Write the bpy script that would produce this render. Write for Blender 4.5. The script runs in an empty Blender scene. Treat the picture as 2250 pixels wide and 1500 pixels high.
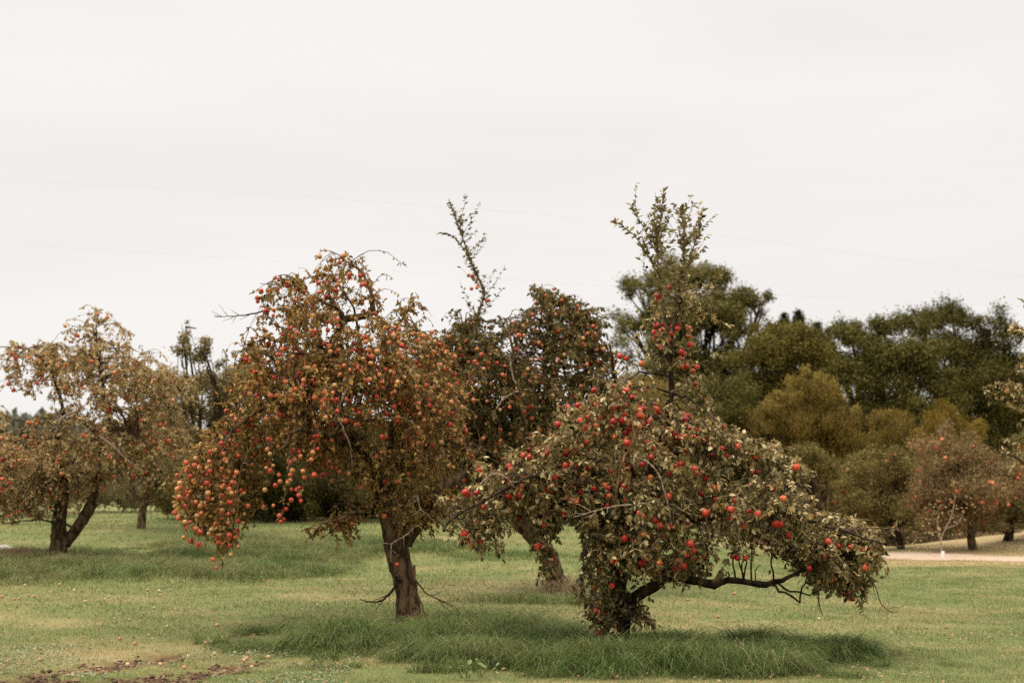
import bpy, math
import numpy as np
from math import radians

# ------------------------------------------------------------------ camera, world, sun
SC = bpy.context.scene
COL = SC.collection
CAM_Z = 1.45
FPX = 3125.0                      # focal length in photo pixels (50 mm on 36 mm, 2250 px)
PITCH = math.atan(380.0/FPX)
cam_d = bpy.data.cameras.new("camera"); cam = bpy.data.objects.new("camera", cam_d); COL.objects.link(cam)
cam.location = (0, 0, CAM_Z); cam.rotation_euler = (radians(90)+PITCH, 0, 0)
cam_d.lens = 50; cam_d.sensor_width = 36; cam_d.clip_start = 0.1; cam_d.clip_end = 2000
cam_d.dof.use_dof = True; cam_d.dof.focus_distance = 15.6; cam_d.dof.aperture_fstop = 1.6
SC.camera = cam
SC.view_settings.view_transform = 'Standard'; SC.view_settings.look = 'None'
SC.view_settings.exposure = 0.0; SC.view_settings.gamma = 1.0
SC.render.engine = 'CYCLES'
cy = SC.cycles
cy.max_bounces = 5; cy.diffuse_bounces = 3; cy.glossy_bounces = 2; cy.transmission_bounces = 3; cy.transparent_max_bounces = 4
cy.caustics_reflective = False; cy.caustics_refractive = False
cy.use_denoising = False
SUN_EL, SUN_AZ = radians(62), radians(-70)       # soft sun behind the cloud, from upper left
W = bpy.data.worlds.new("World"); SC.world = W; W.use_nodes = True
nt = W.node_tree; nt.nodes.clear()
def N(nt, t, **kw):
    n = nt.nodes.new(t)
    for k, v in kw.items(): setattr(n, k, v)
    return n
out = N(nt, 'ShaderNodeOutputWorld'); bg = N(nt, 'ShaderNodeBackground')
sky = N(nt, 'ShaderNodeTexSky'); sky.sky_type = 'NISHITA'; sky.sun_disc = False
sky.sun_elevation = SUN_EL; sky.sun_rotation = SUN_AZ
tc = N(nt, 'ShaderNodeTexCoord'); sep = N(nt, 'ShaderNodeSeparateXYZ')
nt.links.new(tc.outputs['Generated'], sep.inputs[0])
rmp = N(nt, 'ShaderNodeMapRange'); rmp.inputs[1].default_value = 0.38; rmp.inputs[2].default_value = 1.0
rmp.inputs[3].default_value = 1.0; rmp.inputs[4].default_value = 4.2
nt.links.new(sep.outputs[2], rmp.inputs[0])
mp = N(nt, 'ShaderNodeMapping'); mp.inputs['Scale'].default_value = (1.4, 1.4, 7.0)
nz = N(nt, 'ShaderNodeTexNoise'); nz.inputs['Scale'].default_value = 1.3; nz.inputs['Detail'].default_value = 5
nt.links.new(tc.outputs['Generated'], mp.inputs[0]); nt.links.new(mp.outputs[0], nz.inputs['Vector'])
cr = N(nt, 'ShaderNodeValToRGB')                  # overcast cloud deck, faint grey streaks in it
cr.color_ramp.elements[0].position = 0.36; cr.color_ramp.elements[0].color = (0.885, 0.855, 0.825, 1)
cr.color_ramp.elements[1].position = 0.62; cr.color_ramp.elements[1].color = (0.945, 0.915, 0.885, 1)
nt.links.new(nz.outputs[0], cr.inputs[0])
vm = N(nt, 'ShaderNodeVectorMath', operation='SCALE'); nt.links.new(cr.outputs[0], vm.inputs[0])
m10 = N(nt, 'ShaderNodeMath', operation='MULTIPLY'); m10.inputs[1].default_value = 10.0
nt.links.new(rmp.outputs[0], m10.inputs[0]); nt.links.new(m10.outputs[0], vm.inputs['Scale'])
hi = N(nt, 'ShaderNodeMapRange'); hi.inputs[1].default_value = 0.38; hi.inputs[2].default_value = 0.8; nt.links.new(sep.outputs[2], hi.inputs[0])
tint = N(nt, 'ShaderNodeMix', data_type='RGBA', blend_type='MULTIPLY'); tint.inputs[7].default_value = (1.0, 0.92, 0.77, 1)   # cream tint added to the unseen upper sky to warm the light
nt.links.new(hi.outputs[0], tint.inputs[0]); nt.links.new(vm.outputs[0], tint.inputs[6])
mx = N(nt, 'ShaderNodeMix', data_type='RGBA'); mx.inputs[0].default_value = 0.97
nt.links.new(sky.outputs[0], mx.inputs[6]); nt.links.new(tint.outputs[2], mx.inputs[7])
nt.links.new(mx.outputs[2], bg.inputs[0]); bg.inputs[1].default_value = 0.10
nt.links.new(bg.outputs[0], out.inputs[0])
W.cycles.sampling_method = 'MANUAL'; W.cycles.sample_map_resolution = 512
sd = bpy.data.lights.new("sun", 'SUN'); so = bpy.data.objects.new("sun", sd); COL.objects.link(so)
sd.energy = 1.9; sd.angle = radians(16); sd.color = (1.0, 0.90, 0.76)
so.rotation_euler = (radians(28), 0, radians(-70)); so.location = (0, 0, 30)

# ------------------------------------------------------------------ helpers
rng = np.random.default_rng(7)
CT, ST = math.cos(PITCH), math.sin(PITCH)
def P(px, py, Y):
    """world point seen at photo pixel (px,py) lying at distance Y"""
    px = np.asarray(px, float); py = np.asarray(py, float); Y = np.asarray(Y, float)
    u = (px-1125)/FPX; v = (750-py)/FPX
    dy = CT - v*ST; dz = ST + v*CT
    t = Y/dy
    return np.stack([u*t, Y+0*t, CAM_Z+dz*t], -1)
def sstep(a, b, x):
    t = np.clip((np.asarray(x, float)-a)/(b-a), 0, 1); return t*t*(3-2*t)
GY = [0, 15, 18, 22, 28, 40, 46, 60, 90, 150, 400, 2000]
GZ = [0, 0, .05, .28, .56, 1.10, 1.25, 1.85, 2.7, 4.0, 6, 6]
def hnoise(x, y, s, seed=0):
    """cheap smooth value noise"""
    x = np.asarray(x, float)/s+seed*17.3; y = np.asarray(y, float)/s-seed*9.1
    xi = np.floor(x); yi = np.floor(y); fx = x-xi; fy = y-yi
    fx = fx*fx*(3-2*fx); fy = fy*fy*(3-2*fy)
    def h(a, b):
        v = np.sin(a*127.1+b*311.7+seed*3.7)*43758.5453; return v-np.floor(v)
    return (h(xi, yi)*(1-fx)+h(xi+1, yi)*fx)*(1-fy)+(h(xi, yi+1)*(1-fx)+h(xi+1, yi+1)*fx)*fy
def Z(x, y):
    x = np.asarray(x, float); y = np.asarray(y, float)
    F = 1-sstep(1.5+0.02*y, 4.0+0.14*y, x)
    z = F*np.interp(y, GY, GZ)
    z = z + 1.0*np.exp(-((x-23)/7)**2-((y-54)/6)**2)          # low mound behind the road
    z = z + (hnoise(x, y, 3.1, 1)-.5)*0.07*sstep(10, 16, y) + (hnoise(x, y, .9, 2)-.5)*0.025
    return z

def mesh_obj(name, V, faces, mats, parent=None, mat_idx=None, smooth=False, loc=None, kind=None):
    """V (n,3); faces = list of int arrays (m,k) of equal-sized polygons"""
    me = bpy.data.meshes.new(name)
    V = np.asarray(V, np.float32)
    faces = [np.asarray(f, np.int32) for f in faces if len(f)]
    nl = sum(f.size for f in faces); nf = sum(len(f) for f in faces)
    me.vertices.add(len(V)); me.vertices.foreach_set('co', V.ravel())
    me.loops.add(nl); me.polygons.add(nf)
    me.loops.foreach_set('vertex_index', np.concatenate([f.ravel() for f in faces]))
    tot = np.concatenate([np.full(len(f), f.shape[1], np.int32) for f in faces])
    st = np.concatenate([[0], np.cumsum(tot)[:-1]]).astype(np.int32)
    me.polygons.foreach_set('loop_start', st)
    try: me.polygons.foreach_set('loop_total', tot)
    except Exception: pass
    for m in (mats if isinstance(mats, (list, tuple)) else [mats]): me.materials.append(m)
    if mat_idx is not None: me.polygons.foreach_set('material_index', np.asarray(mat_idx, np.int32))
    me.polygons.foreach_set('use_smooth', np.full(nf, bool(smooth)))
    me.update(calc_edges=True); me.validate()
    o = bpy.data.objects.new(name, me); COL.objects.link(o)
    if loc is not None: o.location = loc
    if parent is not None: o.parent = parent
    if kind: o['kind'] = kind
    return o
def tag(o, label=None, cat=None, group=None, kind=None):
    if label: o['label'] = label
    if cat: o['category'] = cat
    if group: o['group'] = group
    if kind: o['kind'] = kind
    return o
def thing(name, loc, label, cat, group=None):
    o = bpy.data.objects.new(name, None); COL.objects.link(o); o.location = loc; o.empty_display_size = .3
    return tag(o, label, cat, group)
class Geo:
    """collects polygons of several sizes with a material slot each"""
    def __init__(s): s.V = []; s.F = {}; s.n = 0
    def add(s, V, F, mi=0):
        V = np.asarray(V, float).reshape(-1, 3)
        s.F.setdefault((F.shape[1], mi), []).append(np.asarray(F)+s.n); s.V.append(V); s.n += len(V)
    def obj(s, name, mats, parent=None, base=(0, 0, 0), smooth=False, **kw):
        V = np.concatenate(s.V)-np.asarray(base, float)
        fs = []; mi = []
        for (k, m), L in s.F.items():
            f = np.concatenate(L); fs.append(f); mi.append(np.full(len(f), m))
        return mesh_obj(name, V, fs, mats, parent, np.concatenate(mi), smooth, **kw)
def nrm(v): return v/np.maximum(np.linalg.norm(v, axis=-1, keepdims=True), 1e-9)
def tubes(Pth, R, k=4, ridge=0.0):
    """Pth (M,n,3), R (M,n) -> verts, quads.  Tubes along many paths at once."""
    M, n, _ = Pth.shape
    T = np.zeros_like(Pth); T[:, 1:-1] = Pth[:, 2:]-Pth[:, :-2]; T[:, 0] = Pth[:, 1]-Pth[:, 0]; T[:, -1] = Pth[:, -1]-Pth[:, -2]
    T = nrm(T)
    ref = np.zeros((M, 1, 3)); d = np.abs(nrm(Pth[:, -1]-Pth[:, 0])); ref[np.arange(M), 0, np.argmin(d, 1)] = 1
    A = nrm(np.cross(T, ref)); B = np.cross(T, A)
    a = np.arange(k)*2*math.pi/k
    rr = R[:, :, None]*np.ones(k)
    if ridge: rr = rr*(1+ridge*(rng.random((M, 1, k))-.5)+ridge*.9*(rng.random((M, n, k))-.5))
    V = Pth[:, :, None, :]+rr[..., None]*(np.cos(a)[:, None]*A[:, :, None, :]+np.sin(a)[:, None]*B[:, :, None, :])
    V = V.reshape(M, n*k, 3)
    q = []
    for i in range(n-1):
        for j in range(k):
            j2 = (j+1) % k; q.append((i*k+j, i*k+j2, (i+1)*k+j2, (i+1)*k+j))
    q = np.array(q); F = (q[None]+(np.arange(M)*n*k)[:, None, None]).reshape(-1, 4)
    return V.reshape(-1, 3), F
def resample(pts, rad, step):
    pts = np.asarray(pts, float); rad = np.asarray(rad, float)
    # Catmull-Rom
    n = len(pts); ext = np.vstack([2*pts[0]-pts[1], pts, 2*pts[-1]-pts[-2]])
    out_, ro = [], []
    for i in range(n-1):
        p0, p1, p2, p3 = ext[i:i+4]; L = np.linalg.norm(p2-p1); m = max(2, int(L/step))
        t = np.linspace(0, 1, m, endpoint=False)[:, None]
        out_.append(.5*((2*p1)+(-p0+p2)*t+(2*p0-5*p1+4*p2-p3)*t**2+(-p0+3*p1-3*p2+p3)*t**3))
        ro.append(rad[i]*(1-t[:, 0])+rad[i+1]*t[:, 0])
    out_.append(pts[-1:]); ro.append(rad[-1:])
    return np.vstack(out_), np.concatenate(ro)
def bez(s, c, e, n):
    t = np.linspace(0, 1, n)[None, :, None]
    return (1-t)**2*s[:, None]+2*t*(1-t)*c[:, None]+t*t*e[:, None]
def rvec(n):
    v = rng.normal(size=(n, 3)); return nrm(v)
def leaves(pos, d, L, wr=.52, flat=.55, fold=.22):
    """leaf blades: 6 verts, 2 quads folded at the midrib, tip curving down"""
    n = len(pos); d = nrm(d)
    up = nrm(np.array([0, 0, 1.])*flat+rvec(n)*(1-flat))
    side = nrm(np.cross(d, up)); nn = np.cross(side, d)
    L = np.broadcast_to(L, (n,))[:, None]; w = L*wr*(.85+.3*rng.random((n, 1)))*.5
    cv = L*(.05+.16*rng.random((n, 1)))
    b = pos; tip = pos+d*L-nn*cv
    l1 = pos+d*L*.32+side*w+nn*fold*w; r1 = pos+d*L*.32-side*w+nn*fold*w
    l2 = pos+d*L*.70+side*w*.78+nn*(fold*w-cv*.4); r2 = pos+d*L*.70-side*w*.78+nn*(fold*w-cv*.4)
    V = np.stack([b, l1, l2, tip, r2, r1], 1).reshape(-1, 3)
    q = np.array([[0, 1, 2, 3], [0, 3, 4, 5]])
    F = (q[None]+(np.arange(n)*6)[:, None, None]).reshape(-1, 4)
    return V, F
def leafquads(pos, d, up, L, wr=.5):
    n = len(pos); d = nrm(d); side = nrm(np.cross(d, up)); L = np.broadcast_to(L, (n,))[:, None]; w = L*wr*.5
    V = np.stack([pos, pos+d*L*.45+side*w, pos+d*L-up*L*.1, pos+d*L*.45-side*w], 1).reshape(-1, 3)
    F = np.arange(n*4).reshape(-1, 4)
    return V, F

# ------------------------------------------------------------------ materials
def newmat(name):
    m = bpy.data.materials.new(name); m.use_nodes = True; m.node_tree.nodes.clear(); return m, m.node_tree
def ramp(nt, cols, const=False):
    r = N(nt, 'ShaderNodeValToRGB'); e = r.color_ramp.elements
    while len(e) < len(cols): e.new(0.5)
    for i, c in enumerate(cols):
        e[i].position = i/(len(cols)-1) if not const else i/len(cols); e[i].color = (*c, 1)
    if const: r.color_ramp.interpolation = 'CONSTANT'
    return r
def leafmat(name, cols, transl=.2, rough=.5, under=(.17, .17, .12), undermix=.45, spec=.4, patch=.9):
    m, nt = newmat(name)
    o = N(nt, 'ShaderNodeOutputMaterial'); g = N(nt, 'ShaderNodeNewGeometry')
    r = ramp(nt, cols); tcn = N(nt, 'ShaderNodeTexCoord'); nz = N(nt, 'ShaderNodeTexNoise'); nz.inputs['Scale'].default_value = patch
    nt.links.new(tcn.outputs['Object'], nz.inputs['Vector'])
    a = N(nt, 'ShaderNodeMath', operation='MULTIPLY_ADD'); a.inputs[1].default_value = .85
    b = N(nt, 'ShaderNodeMath', operation='MULTIPLY_ADD'); b.inputs[1].default_value = 1.0; b.inputs[2].default_value = -.45
    nt.links.new(g.outputs['Random Per Island'], a.inputs[0]); nt.links.new(nz.outputs[0], b.inputs[0]); nt.links.new(b.outputs[0], a.inputs[2])
    nt.links.new(a.outputs[0], r.inputs[0])
    mu = N(nt, 'ShaderNodeMath', operation='MULTIPLY'); mu.inputs[1].default_value = undermix
    nt.links.new(g.outputs['Backfacing'], mu.inputs[0])
    mixc = N(nt, 'ShaderNodeMix', data_type='RGBA'); nt.links.new(mu.outputs[0], mixc.inputs[0])
    nt.links.new(r.outputs[0], mixc.inputs[6]); mixc.inputs[7].default_value = (*under, 1)
    p = N(nt, 'ShaderNodeBsdfPrincipled'); p.inputs['Roughness'].default_value = rough; p.inputs['Specular IOR Level'].default_value = spec
    nt.links.new(mixc.outputs[2], p.inputs['Base Color'])
    t = N(nt, 'ShaderNodeBsdfTranslucent'); nt.links.new(mixc.outputs[2], t.inputs[0])
    s = N(nt, 'ShaderNodeMixShader'); s.inputs[0].default_value = transl
    nt.links.new(p.outputs[0], s.inputs[1]); nt.links.new(t.outputs[0], s.inputs[2]); nt.links.new(s.outputs[0], o.inputs[0])
    return m
def barkmat(name, c1, c2, c3=None, scale=14):
    m, nt = newmat(name); o = N(nt, 'ShaderNodeOutputMaterial'); p = N(nt, 'ShaderNodeBsdfPrincipled'); tcn = N(nt, 'ShaderNodeTexCoord')
    mp = N(nt, 'ShaderNodeMapping'); mp.inputs['Scale'].default_value = (1, 1, .35)
    nz = N(nt, 'ShaderNodeTexNoise'); nz.inputs['Scale'].default_value = scale; nz.inputs['Detail'].default_value = 8; nz.inputs['Roughness'].default_value = .7
    nt.links.new(tcn.outputs['Object'], mp.inputs[0]); nt.links.new(mp.outputs[0], nz.inputs['Vector'])
    r = ramp(nt, [c1, tuple(.6*v for v in c1), c2, c3 or c2]); r.color_ramp.elements[1].position = .44; r.color_ramp.elements[2].position = .54; r.color_ramp.elements[3].position = .72; nt.links.new(nz.outputs[0], r.inputs[0]); nt.links.new(r.outputs[0], p.inputs['Base Color'])
    p.inputs['Roughness'].default_value = .9; p.inputs['Specular IOR Level'].default_value = .2
    b = N(nt, 'ShaderNodeBump'); b.inputs['Strength'].default_value = .8; b.inputs['Distance'].default_value = .05
    nt.links.new(nz.outputs[0], b.inputs['Height']); nt.links.new(b.outputs[0], p.inputs['Normal']); nt.links.new(p.outputs[0], o.inputs[0])
    return m
def applemat(name, cols):
    m, nt = newmat(name); o = N(nt, 'ShaderNodeOutputMaterial'); p = N(nt, 'ShaderNodeBsdfPrincipled')
    g = N(nt, 'ShaderNodeNewGeometry'); oi = N(nt, 'ShaderNodeObjectInfo'); tcn = N(nt, 'ShaderNodeTexCoord')
    ad = N(nt, 'ShaderNodeMath', operation='ADD'); nt.links.new(g.outputs['Random Per Island'], ad.inputs[0]); nt.links.new(oi.outputs['Random'], ad.inputs[1])
    fr = N(nt, 'ShaderNodeMath', operation='FRACT'); nt.links.new(ad.outputs[0], fr.inputs[0])
    nz = N(nt, 'ShaderNodeTexNoise', noise_dimensions='4D'); nz.inputs['Scale'].default_value = 13; nz.inputs['Detail'].default_value = 2
    w = N(nt, 'ShaderNodeMath', operation='MULTIPLY'); w.inputs[1].default_value = 40; nt.links.new(fr.outputs[0], w.inputs[0])
    nt.links.new(tcn.outputs['Object'], nz.inputs['Vector']); nt.links.new(w.outputs[0], nz.inputs['W'])
    k = N(nt, 'ShaderNodeMath', operation='MULTIPLY_ADD'); k.inputs[1].default_value = 1.1; k.inputs[2].default_value = -.55
    nt.links.new(nz.outputs[0], k.inputs[0])
    k2 = N(nt, 'ShaderNodeMath', operation='ADD'); nt.links.new(k.outputs[0], k2.inputs[0]); nt.links.new(fr.outputs[0], k2.inputs[1])
    r = ramp(nt, cols); nt.links.new(k2.outputs[0], r.inputs[0]); nt.links.new(r.outputs[0], p.inputs['Base Color'])
    p.inputs['Roughness'].default_value = .38; p.inputs['Specular IOR Level'].default_value = .45
    nt.links.new(p.outputs[0], o.inputs[0]); return m
def plainmat(name, c, rough=.7):
    m, nt = newmat(name); o = N(nt, 'ShaderNodeOutputMaterial'); p = N(nt, 'ShaderNodeBsdfPrincipled')
    nz = N(nt, 'ShaderNodeTexNoise'); nz.inputs['Scale'].default_value = 9; nz.inputs['Detail'].default_value = 5
    tcn = N(nt, 'ShaderNodeTexCoord'); nt.links.new(tcn.outputs['Object'], nz.inputs['Vector'])
    r = ramp(nt, [tuple(x*.7 for x in c), tuple(min(1, x*1.2) for x in c)]); nt.links.new(nz.outputs[0], r.inputs[0])
    nt.links.new(r.outputs[0], p.inputs['Base Color']); p.inputs['Roughness'].default_value = rough; nt.links.new(p.outputs[0], o.inputs[0]); return m

M = {}
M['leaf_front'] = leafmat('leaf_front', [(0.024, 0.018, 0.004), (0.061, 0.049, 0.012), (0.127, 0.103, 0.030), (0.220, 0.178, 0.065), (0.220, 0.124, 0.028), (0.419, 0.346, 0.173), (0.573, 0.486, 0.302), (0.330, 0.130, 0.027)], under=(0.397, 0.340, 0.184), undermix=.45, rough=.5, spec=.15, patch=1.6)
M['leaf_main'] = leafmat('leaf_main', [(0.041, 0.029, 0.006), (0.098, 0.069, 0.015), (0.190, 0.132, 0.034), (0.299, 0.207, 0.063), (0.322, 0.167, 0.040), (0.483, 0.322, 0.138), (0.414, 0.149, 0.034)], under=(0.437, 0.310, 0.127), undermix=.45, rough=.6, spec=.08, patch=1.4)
M['leaf_mid'] = leafmat('leaf_mid', [(.020, .017, .004), (.045, .039, .010), (.098, .086, .026), (.17, .145, .050), (.20, .115, .030), (.32, .27, .13)], under=(.27, .235, .12), undermix=.4, rough=.6, spec=.08, patch=1.3)
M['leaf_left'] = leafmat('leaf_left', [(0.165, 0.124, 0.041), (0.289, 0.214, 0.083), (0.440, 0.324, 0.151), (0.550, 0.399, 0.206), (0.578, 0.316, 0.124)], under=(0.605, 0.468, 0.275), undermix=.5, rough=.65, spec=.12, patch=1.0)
M['bark_main'] = barkmat('bark_main', (.045, .026, .012), (.125, .078, .040), (.22, .15, .085))
M['bark_dark'] = barkmat('bark_dark', (.015, .009, .005), (.05, .032, .018), (.09, .06, .035))
M['bark_left'] = barkmat('bark_left', (.03, .018, .008), (.09, .055, .027), (.16, .105, .06))
M['twig'] = barkmat('twig', (.09, .052, .028), (.20, .13, .085), (.30, .21, .15), 30)
M['twig_pale'] = barkmat('twig_pale', (.22, .16, .12), (.36, .28, .22), (.46, .38, .32), 30)
M['twig_orange'] = barkmat('twig_orange', (.16, .075, .03), (.26, .14, .07), (.32, .21, .13), 20)
M['apple_red'] = applemat('apple_red', [(.20, .008, .006), (.33, .014, .010), (.42, .020, .014), (.48, .030, .018), (.50, .060, .025), (.52, .17, .05)])
M['apple_orange'] = applemat('apple_orange', [(.34, .020, .012), (.46, .045, .022), (.52, .095, .040), (.54, .16, .065), (.52, .23, .09), (.48, .30, .12)])
M['apple_far'] = applemat('apple_far', [(.42, .03, .018), (.55, .075, .035), (.60, .14, .07), (.55, .23, .11)])
M['apple_fallen'] = applemat('apple_fallen', [(.36, .12, .06), (.46, .24, .13), (.50, .36, .20), (.48, .40, .24)])

# ------------------------------------------------------------------ where grass is tall, dry or worn away
def ell(x, y, cx, cyy, rx, ry):
    return 1-np.sqrt(((x-cx)/rx)**2+((y-cyy)/ry)**2)
def tallmask(x, y):
    n = (hnoise(x, y, .9, 5)-.5)*.5+(hnoise(x, y, .3, 6)-.5)*.25
    m = np.maximum.reduce([ell(x, y, -.8, 16.5, 2.5, 1.8), ell(x, y, -1.5, 15.6, 1.3, .9), ell(x, y, .3, 14.75, 2.3, 1.55), ell(x, y, 2.1, 14.5, 1.75, 1.35), ell(x, y, 1.3, 13.9, 1.4, 1.0), ell(x, y, 3.1, 14.9, 1.1, .8)])
    a = np.clip((m+n*1.1)*2.2, 0, 1)
    a = np.maximum(a, np.clip((hnoise(x, y, .34, 95)-.60)*4, 0, 1)*np.clip(1+m*2.6, 0, 1)*.55)
    m2 = np.maximum.reduce([ell(x, y, -8.5, 25.6, 6.0, 3.3), ell(x, y, -11, 27, 5, 4), ell(x, y, -4.6, 31, 4.2, 4.2), ell(x, y, -4.2, 25.2, 1.9, 1.6)])
    b = np.clip((m2+n*.8)*2.5, 0, 1)*.75
    c = np.clip((ell(x, y, .15, 20.7, 1.35, .65)+n)*2.5, 0, 1)*.6
    d = np.clip((ell(x, y, -.2, 29, 2.2, 1.6)+n)*2, 0, 1)*.45
    return np.maximum.reduce([a, b, c, d])
def segd(x, y, pts):
    d = np.full(np.shape(x), 1e9)
    for (x0, y0), (x1, y1) in zip(pts[:-1], pts[1:]):
        dx, dy = x1-x0, y1-y0; t = np.clip(((x-x0)*dx+(y-y0)*dy)/(dx*dx+dy*dy), 0, 1)
        d = np.minimum(d, np.hypot(x-x0-t*dx, y-y0-t*dy))
    return d
def G(px, py):     # photo pixel on level ground -> x, y
    Y = CAM_Z*FPX/(py-1130.0); return ((px-1125)/FPX*Y, Y)
RUT1 = [G(120, 1468), G(200, 1456), G(270, 1447), G(330, 1436), G(400, 1430)]
RUT2 = [G(240, 1492), G(330, 1478), G(420, 1480), G(480, 1466), G(560, 1450)]
RUT3 = [G(-160, 1480), G(-20, 1488), G(110, 1500), G(250, 1512)]
def dirtmask(x, y):
    n = (hnoise(x, y, .22, 8)-.5)*.34+(hnoise(x, y, .07, 9)-.5)*.16
    q = .42
    a = 1-np.minimum(segd(x, y*q, [(u, v*q) for u, v in RUT1]), segd(x, y*q, [(u, v*q) for u, v in RUT2]))/(.24+n*.8)
    b = 1-segd(x, y*q, [(u, v*q) for u, v in RUT3])/(.36+n)
    return np.clip(np.maximum(a, b)*2.2, 0, 1)
def drymask(x, y):
    n = hnoise(x, y, 1.3, 11)*.5+hnoise(x*.5, y, .5, 12)*.35+hnoise(x, y, .16, 13)*.25
    left = np.clip(ell(x, y, -5.0, 14.6, 2.9, 2.8)*1.4, 0, 1)*.36
    mid = np.clip(ell(x, y, -1.4, 22, 3.6, 2.4), 0, 1)*.16
    far = sstep(38, 43, y+.0*x)*sstep(5, 11, x)*.95
    return np.clip((n-.5)*1.25+left+mid+far, 0, 1)

def grassmat(name, greens, dries):
    m, nt = newmat(name); o = N(nt, 'ShaderNodeOutputMaterial'); p = N(nt, 'ShaderNodeBsdfPrincipled')
    g = N(nt, 'ShaderNodeNewGeometry'); at = N(nt, 'ShaderNodeAttribute'); at.attribute_name = 'dry'
    r1 = ramp(nt, greens); r2 = ramp(nt, dries)
    nz = N(nt, 'ShaderNodeTexNoise'); nz.inputs['Scale'].default_value = 2.2; nz.inputs['Detail'].default_value = 4; nz.inputs['Roughness'].default_value = .65
    nt.links.new(g.outputs['Position'], nz.inputs['Vector'])
    q1 = N(nt, 'ShaderNodeMath', operation='MULTIPLY_ADD'); q1.inputs[1].default_value = 2.4; q1.inputs[2].default_value = -1.0; nt.links.new(nz.outputs[0], q1.inputs[0])
    q2 = N(nt, 'ShaderNodeMath', operation='MULTIPLY_ADD'); q2.inputs[1].default_value = .65; nt.links.new(g.outputs['Random Per Island'], q2.inputs[0]); nt.links.new(q1.outputs[0], q2.inputs[2])
    nt.links.new(q2.outputs[0], r1.inputs[0]); nt.links.new(q2.outputs[0], r2.inputs[0])
    mixc = N(nt, 'ShaderNodeMix', data_type='RGBA'); nt.links.new(at.outputs['Fac'], mixc.inputs[0])
    nt.links.new(r1.outputs[0], mixc.inputs[6]); nt.links.new(r2.outputs[0], mixc.inputs[7])
    p.inputs['Roughness'].default_value = .6; p.inputs['Specular IOR Level'].default_value = .3
    t = N(nt, 'ShaderNodeBsdfTranslucent'); s = N(nt, 'ShaderNodeMixShader'); s.inputs[0].default_value = .3
    nt.links.new(mixc.outputs[2], p.inputs['Base Color']); nt.links.new(mixc.outputs[2], t.inputs[0])
    nt.links.new(p.outputs[0], s.inputs[1]); nt.links.new(t.outputs[0], s.inputs[2]); nt.links.new(s.outputs[0], o.inputs[0]); return m
M['lawn_blades'] = grassmat('lawn_blades', [(.068, .122, .030), (.116, .178, .053), (.18, .235, .086), (.28, .31, .145)], [(.27, .22, .095), (.36, .29, .14), (.44, .35, .20), (.34, .18, .08)])
M['tall_blades'] = grassmat('tall_blades', [(.028, .060, .009), (.056, .110, .020), (.098, .170, .038), (.18, .25, .078)], [(.17, .15, .065), (.26, .22, .11), (.34, .28, .16)])
M['dry_blades'] = grassmat('dry_blades', [(.28, .20, .11), (.36, .26, .15), (.44, .33, .21)], [(.30, .20, .11), (.42, .30, .18), (.24, .13, .06)])

def ground_material():
    m, nt = newmat('ground'); o = N(nt, 'ShaderNodeOutputMaterial'); p = N(nt, 'ShaderNodeBsdfPrincipled')
    tcn = N(nt, 'ShaderNodeTexCoord')
    def noise(sc, det=6, ro=.6):
        n = N(nt, 'ShaderNodeTexNoise'); n.inputs['Scale'].default_value = sc; n.inputs['Detail'].default_value = det; n.inputs['Roughness'].default_value = ro
        nt.links.new(tcn.outputs['Object'], n.inputs['Vector']); return n
    fine = noise(22, 8, .75); big = noise(.5, 4)
    g = ramp(nt, [(.070, .096, .029), (.118, .144, .052), (.185, .200, .084), (.27, .26, .13)]); nt.links.new(fine.outputs[0], g.inputs[0])
    d = ramp(nt, [(.24, .19, .095), (.34, .27, .15), (.42, .34, .21)]); nt.links.new(fine.outputs[0], d.inputs[0])
    e = ramp(nt, [(.025, .012, .006), (.070, .036, .018), (.17, .10, .058), (.36, .25, .18)]); nt.links.new(noise(26, 8, .8).outputs[0], e.inputs[0])
    def mix(f, a, b):
        x = N(nt, 'ShaderNodeMix', data_type='RGBA'); nt.links.new(f, x.inputs[0]); nt.links.new(a, x.inputs[6]); nt.links.new(b, x.inputs[7]); return x.outputs[2]
    def att(n):
        a = N(nt, 'ShaderNodeAttribute'); a.attribute_name = n; return a.outputs['Fac']
    c = mix(att('dry'), g.outputs[0], d.outputs[0]); c = mix(att('dirt'), c, e.outputs[0])
    nt.links.new(c, p.inputs['Base Color']); p.inputs['Roughness'].default_value = .95; p.inputs['Specular IOR Level'].default_value = .1
    b = N(nt, 'ShaderNodeBump'); b.inputs['Strength'].default_value = .7; b.inputs['Distance'].default_value = .04
    nt.links.new(fine.outputs[0], b.inputs['Height']); nt.links.new(b.outputs[0], p.inputs['Normal']); nt.links.new(p.outputs[0], o.inputs[0]); return m
def axis(segs):
    a = [segs[0][0]]
    for s, e, st in segs: a += list(np.linspace(s, e, max(2, int(round((e-s)/st))+1))[1:])
    return np.array(a)
def set_attr(o, name, val):
    a = o.data.attributes.new(name, 'FLOAT', 'POINT'); a.data.foreach_set('value', np.asarray(val, np.float32))
xs = axis([(-900, -120, 60), (-120, -30, 6), (-30, -8, .5), (-8, 8, .065), (8, 30, .5), (30, 120, 6), (120, 900, 60)])
ys = axis([(-300, -20, 40), (-20, 9, 1.5), (9, 20, .065), (20, 34, .16), (34, 80, .6), (80, 200, 8), (200, 1600, 100)])
X, Y = np.meshgrid(xs, ys); nx, ny = len(xs), len(ys)
dirt = dirtmask(X, Y); zz = Z(X, Y)-dirt*(.035+.05*hnoise(X, Y, .12, 15))
idx = np.arange(nx*ny).reshape(ny, nx)
F = np.stack([idx[:-1, :-1], idx[:-1, 1:], idx[1:, 1:], idx[1:, :-1]], -1).reshape(-1, 4)
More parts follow.
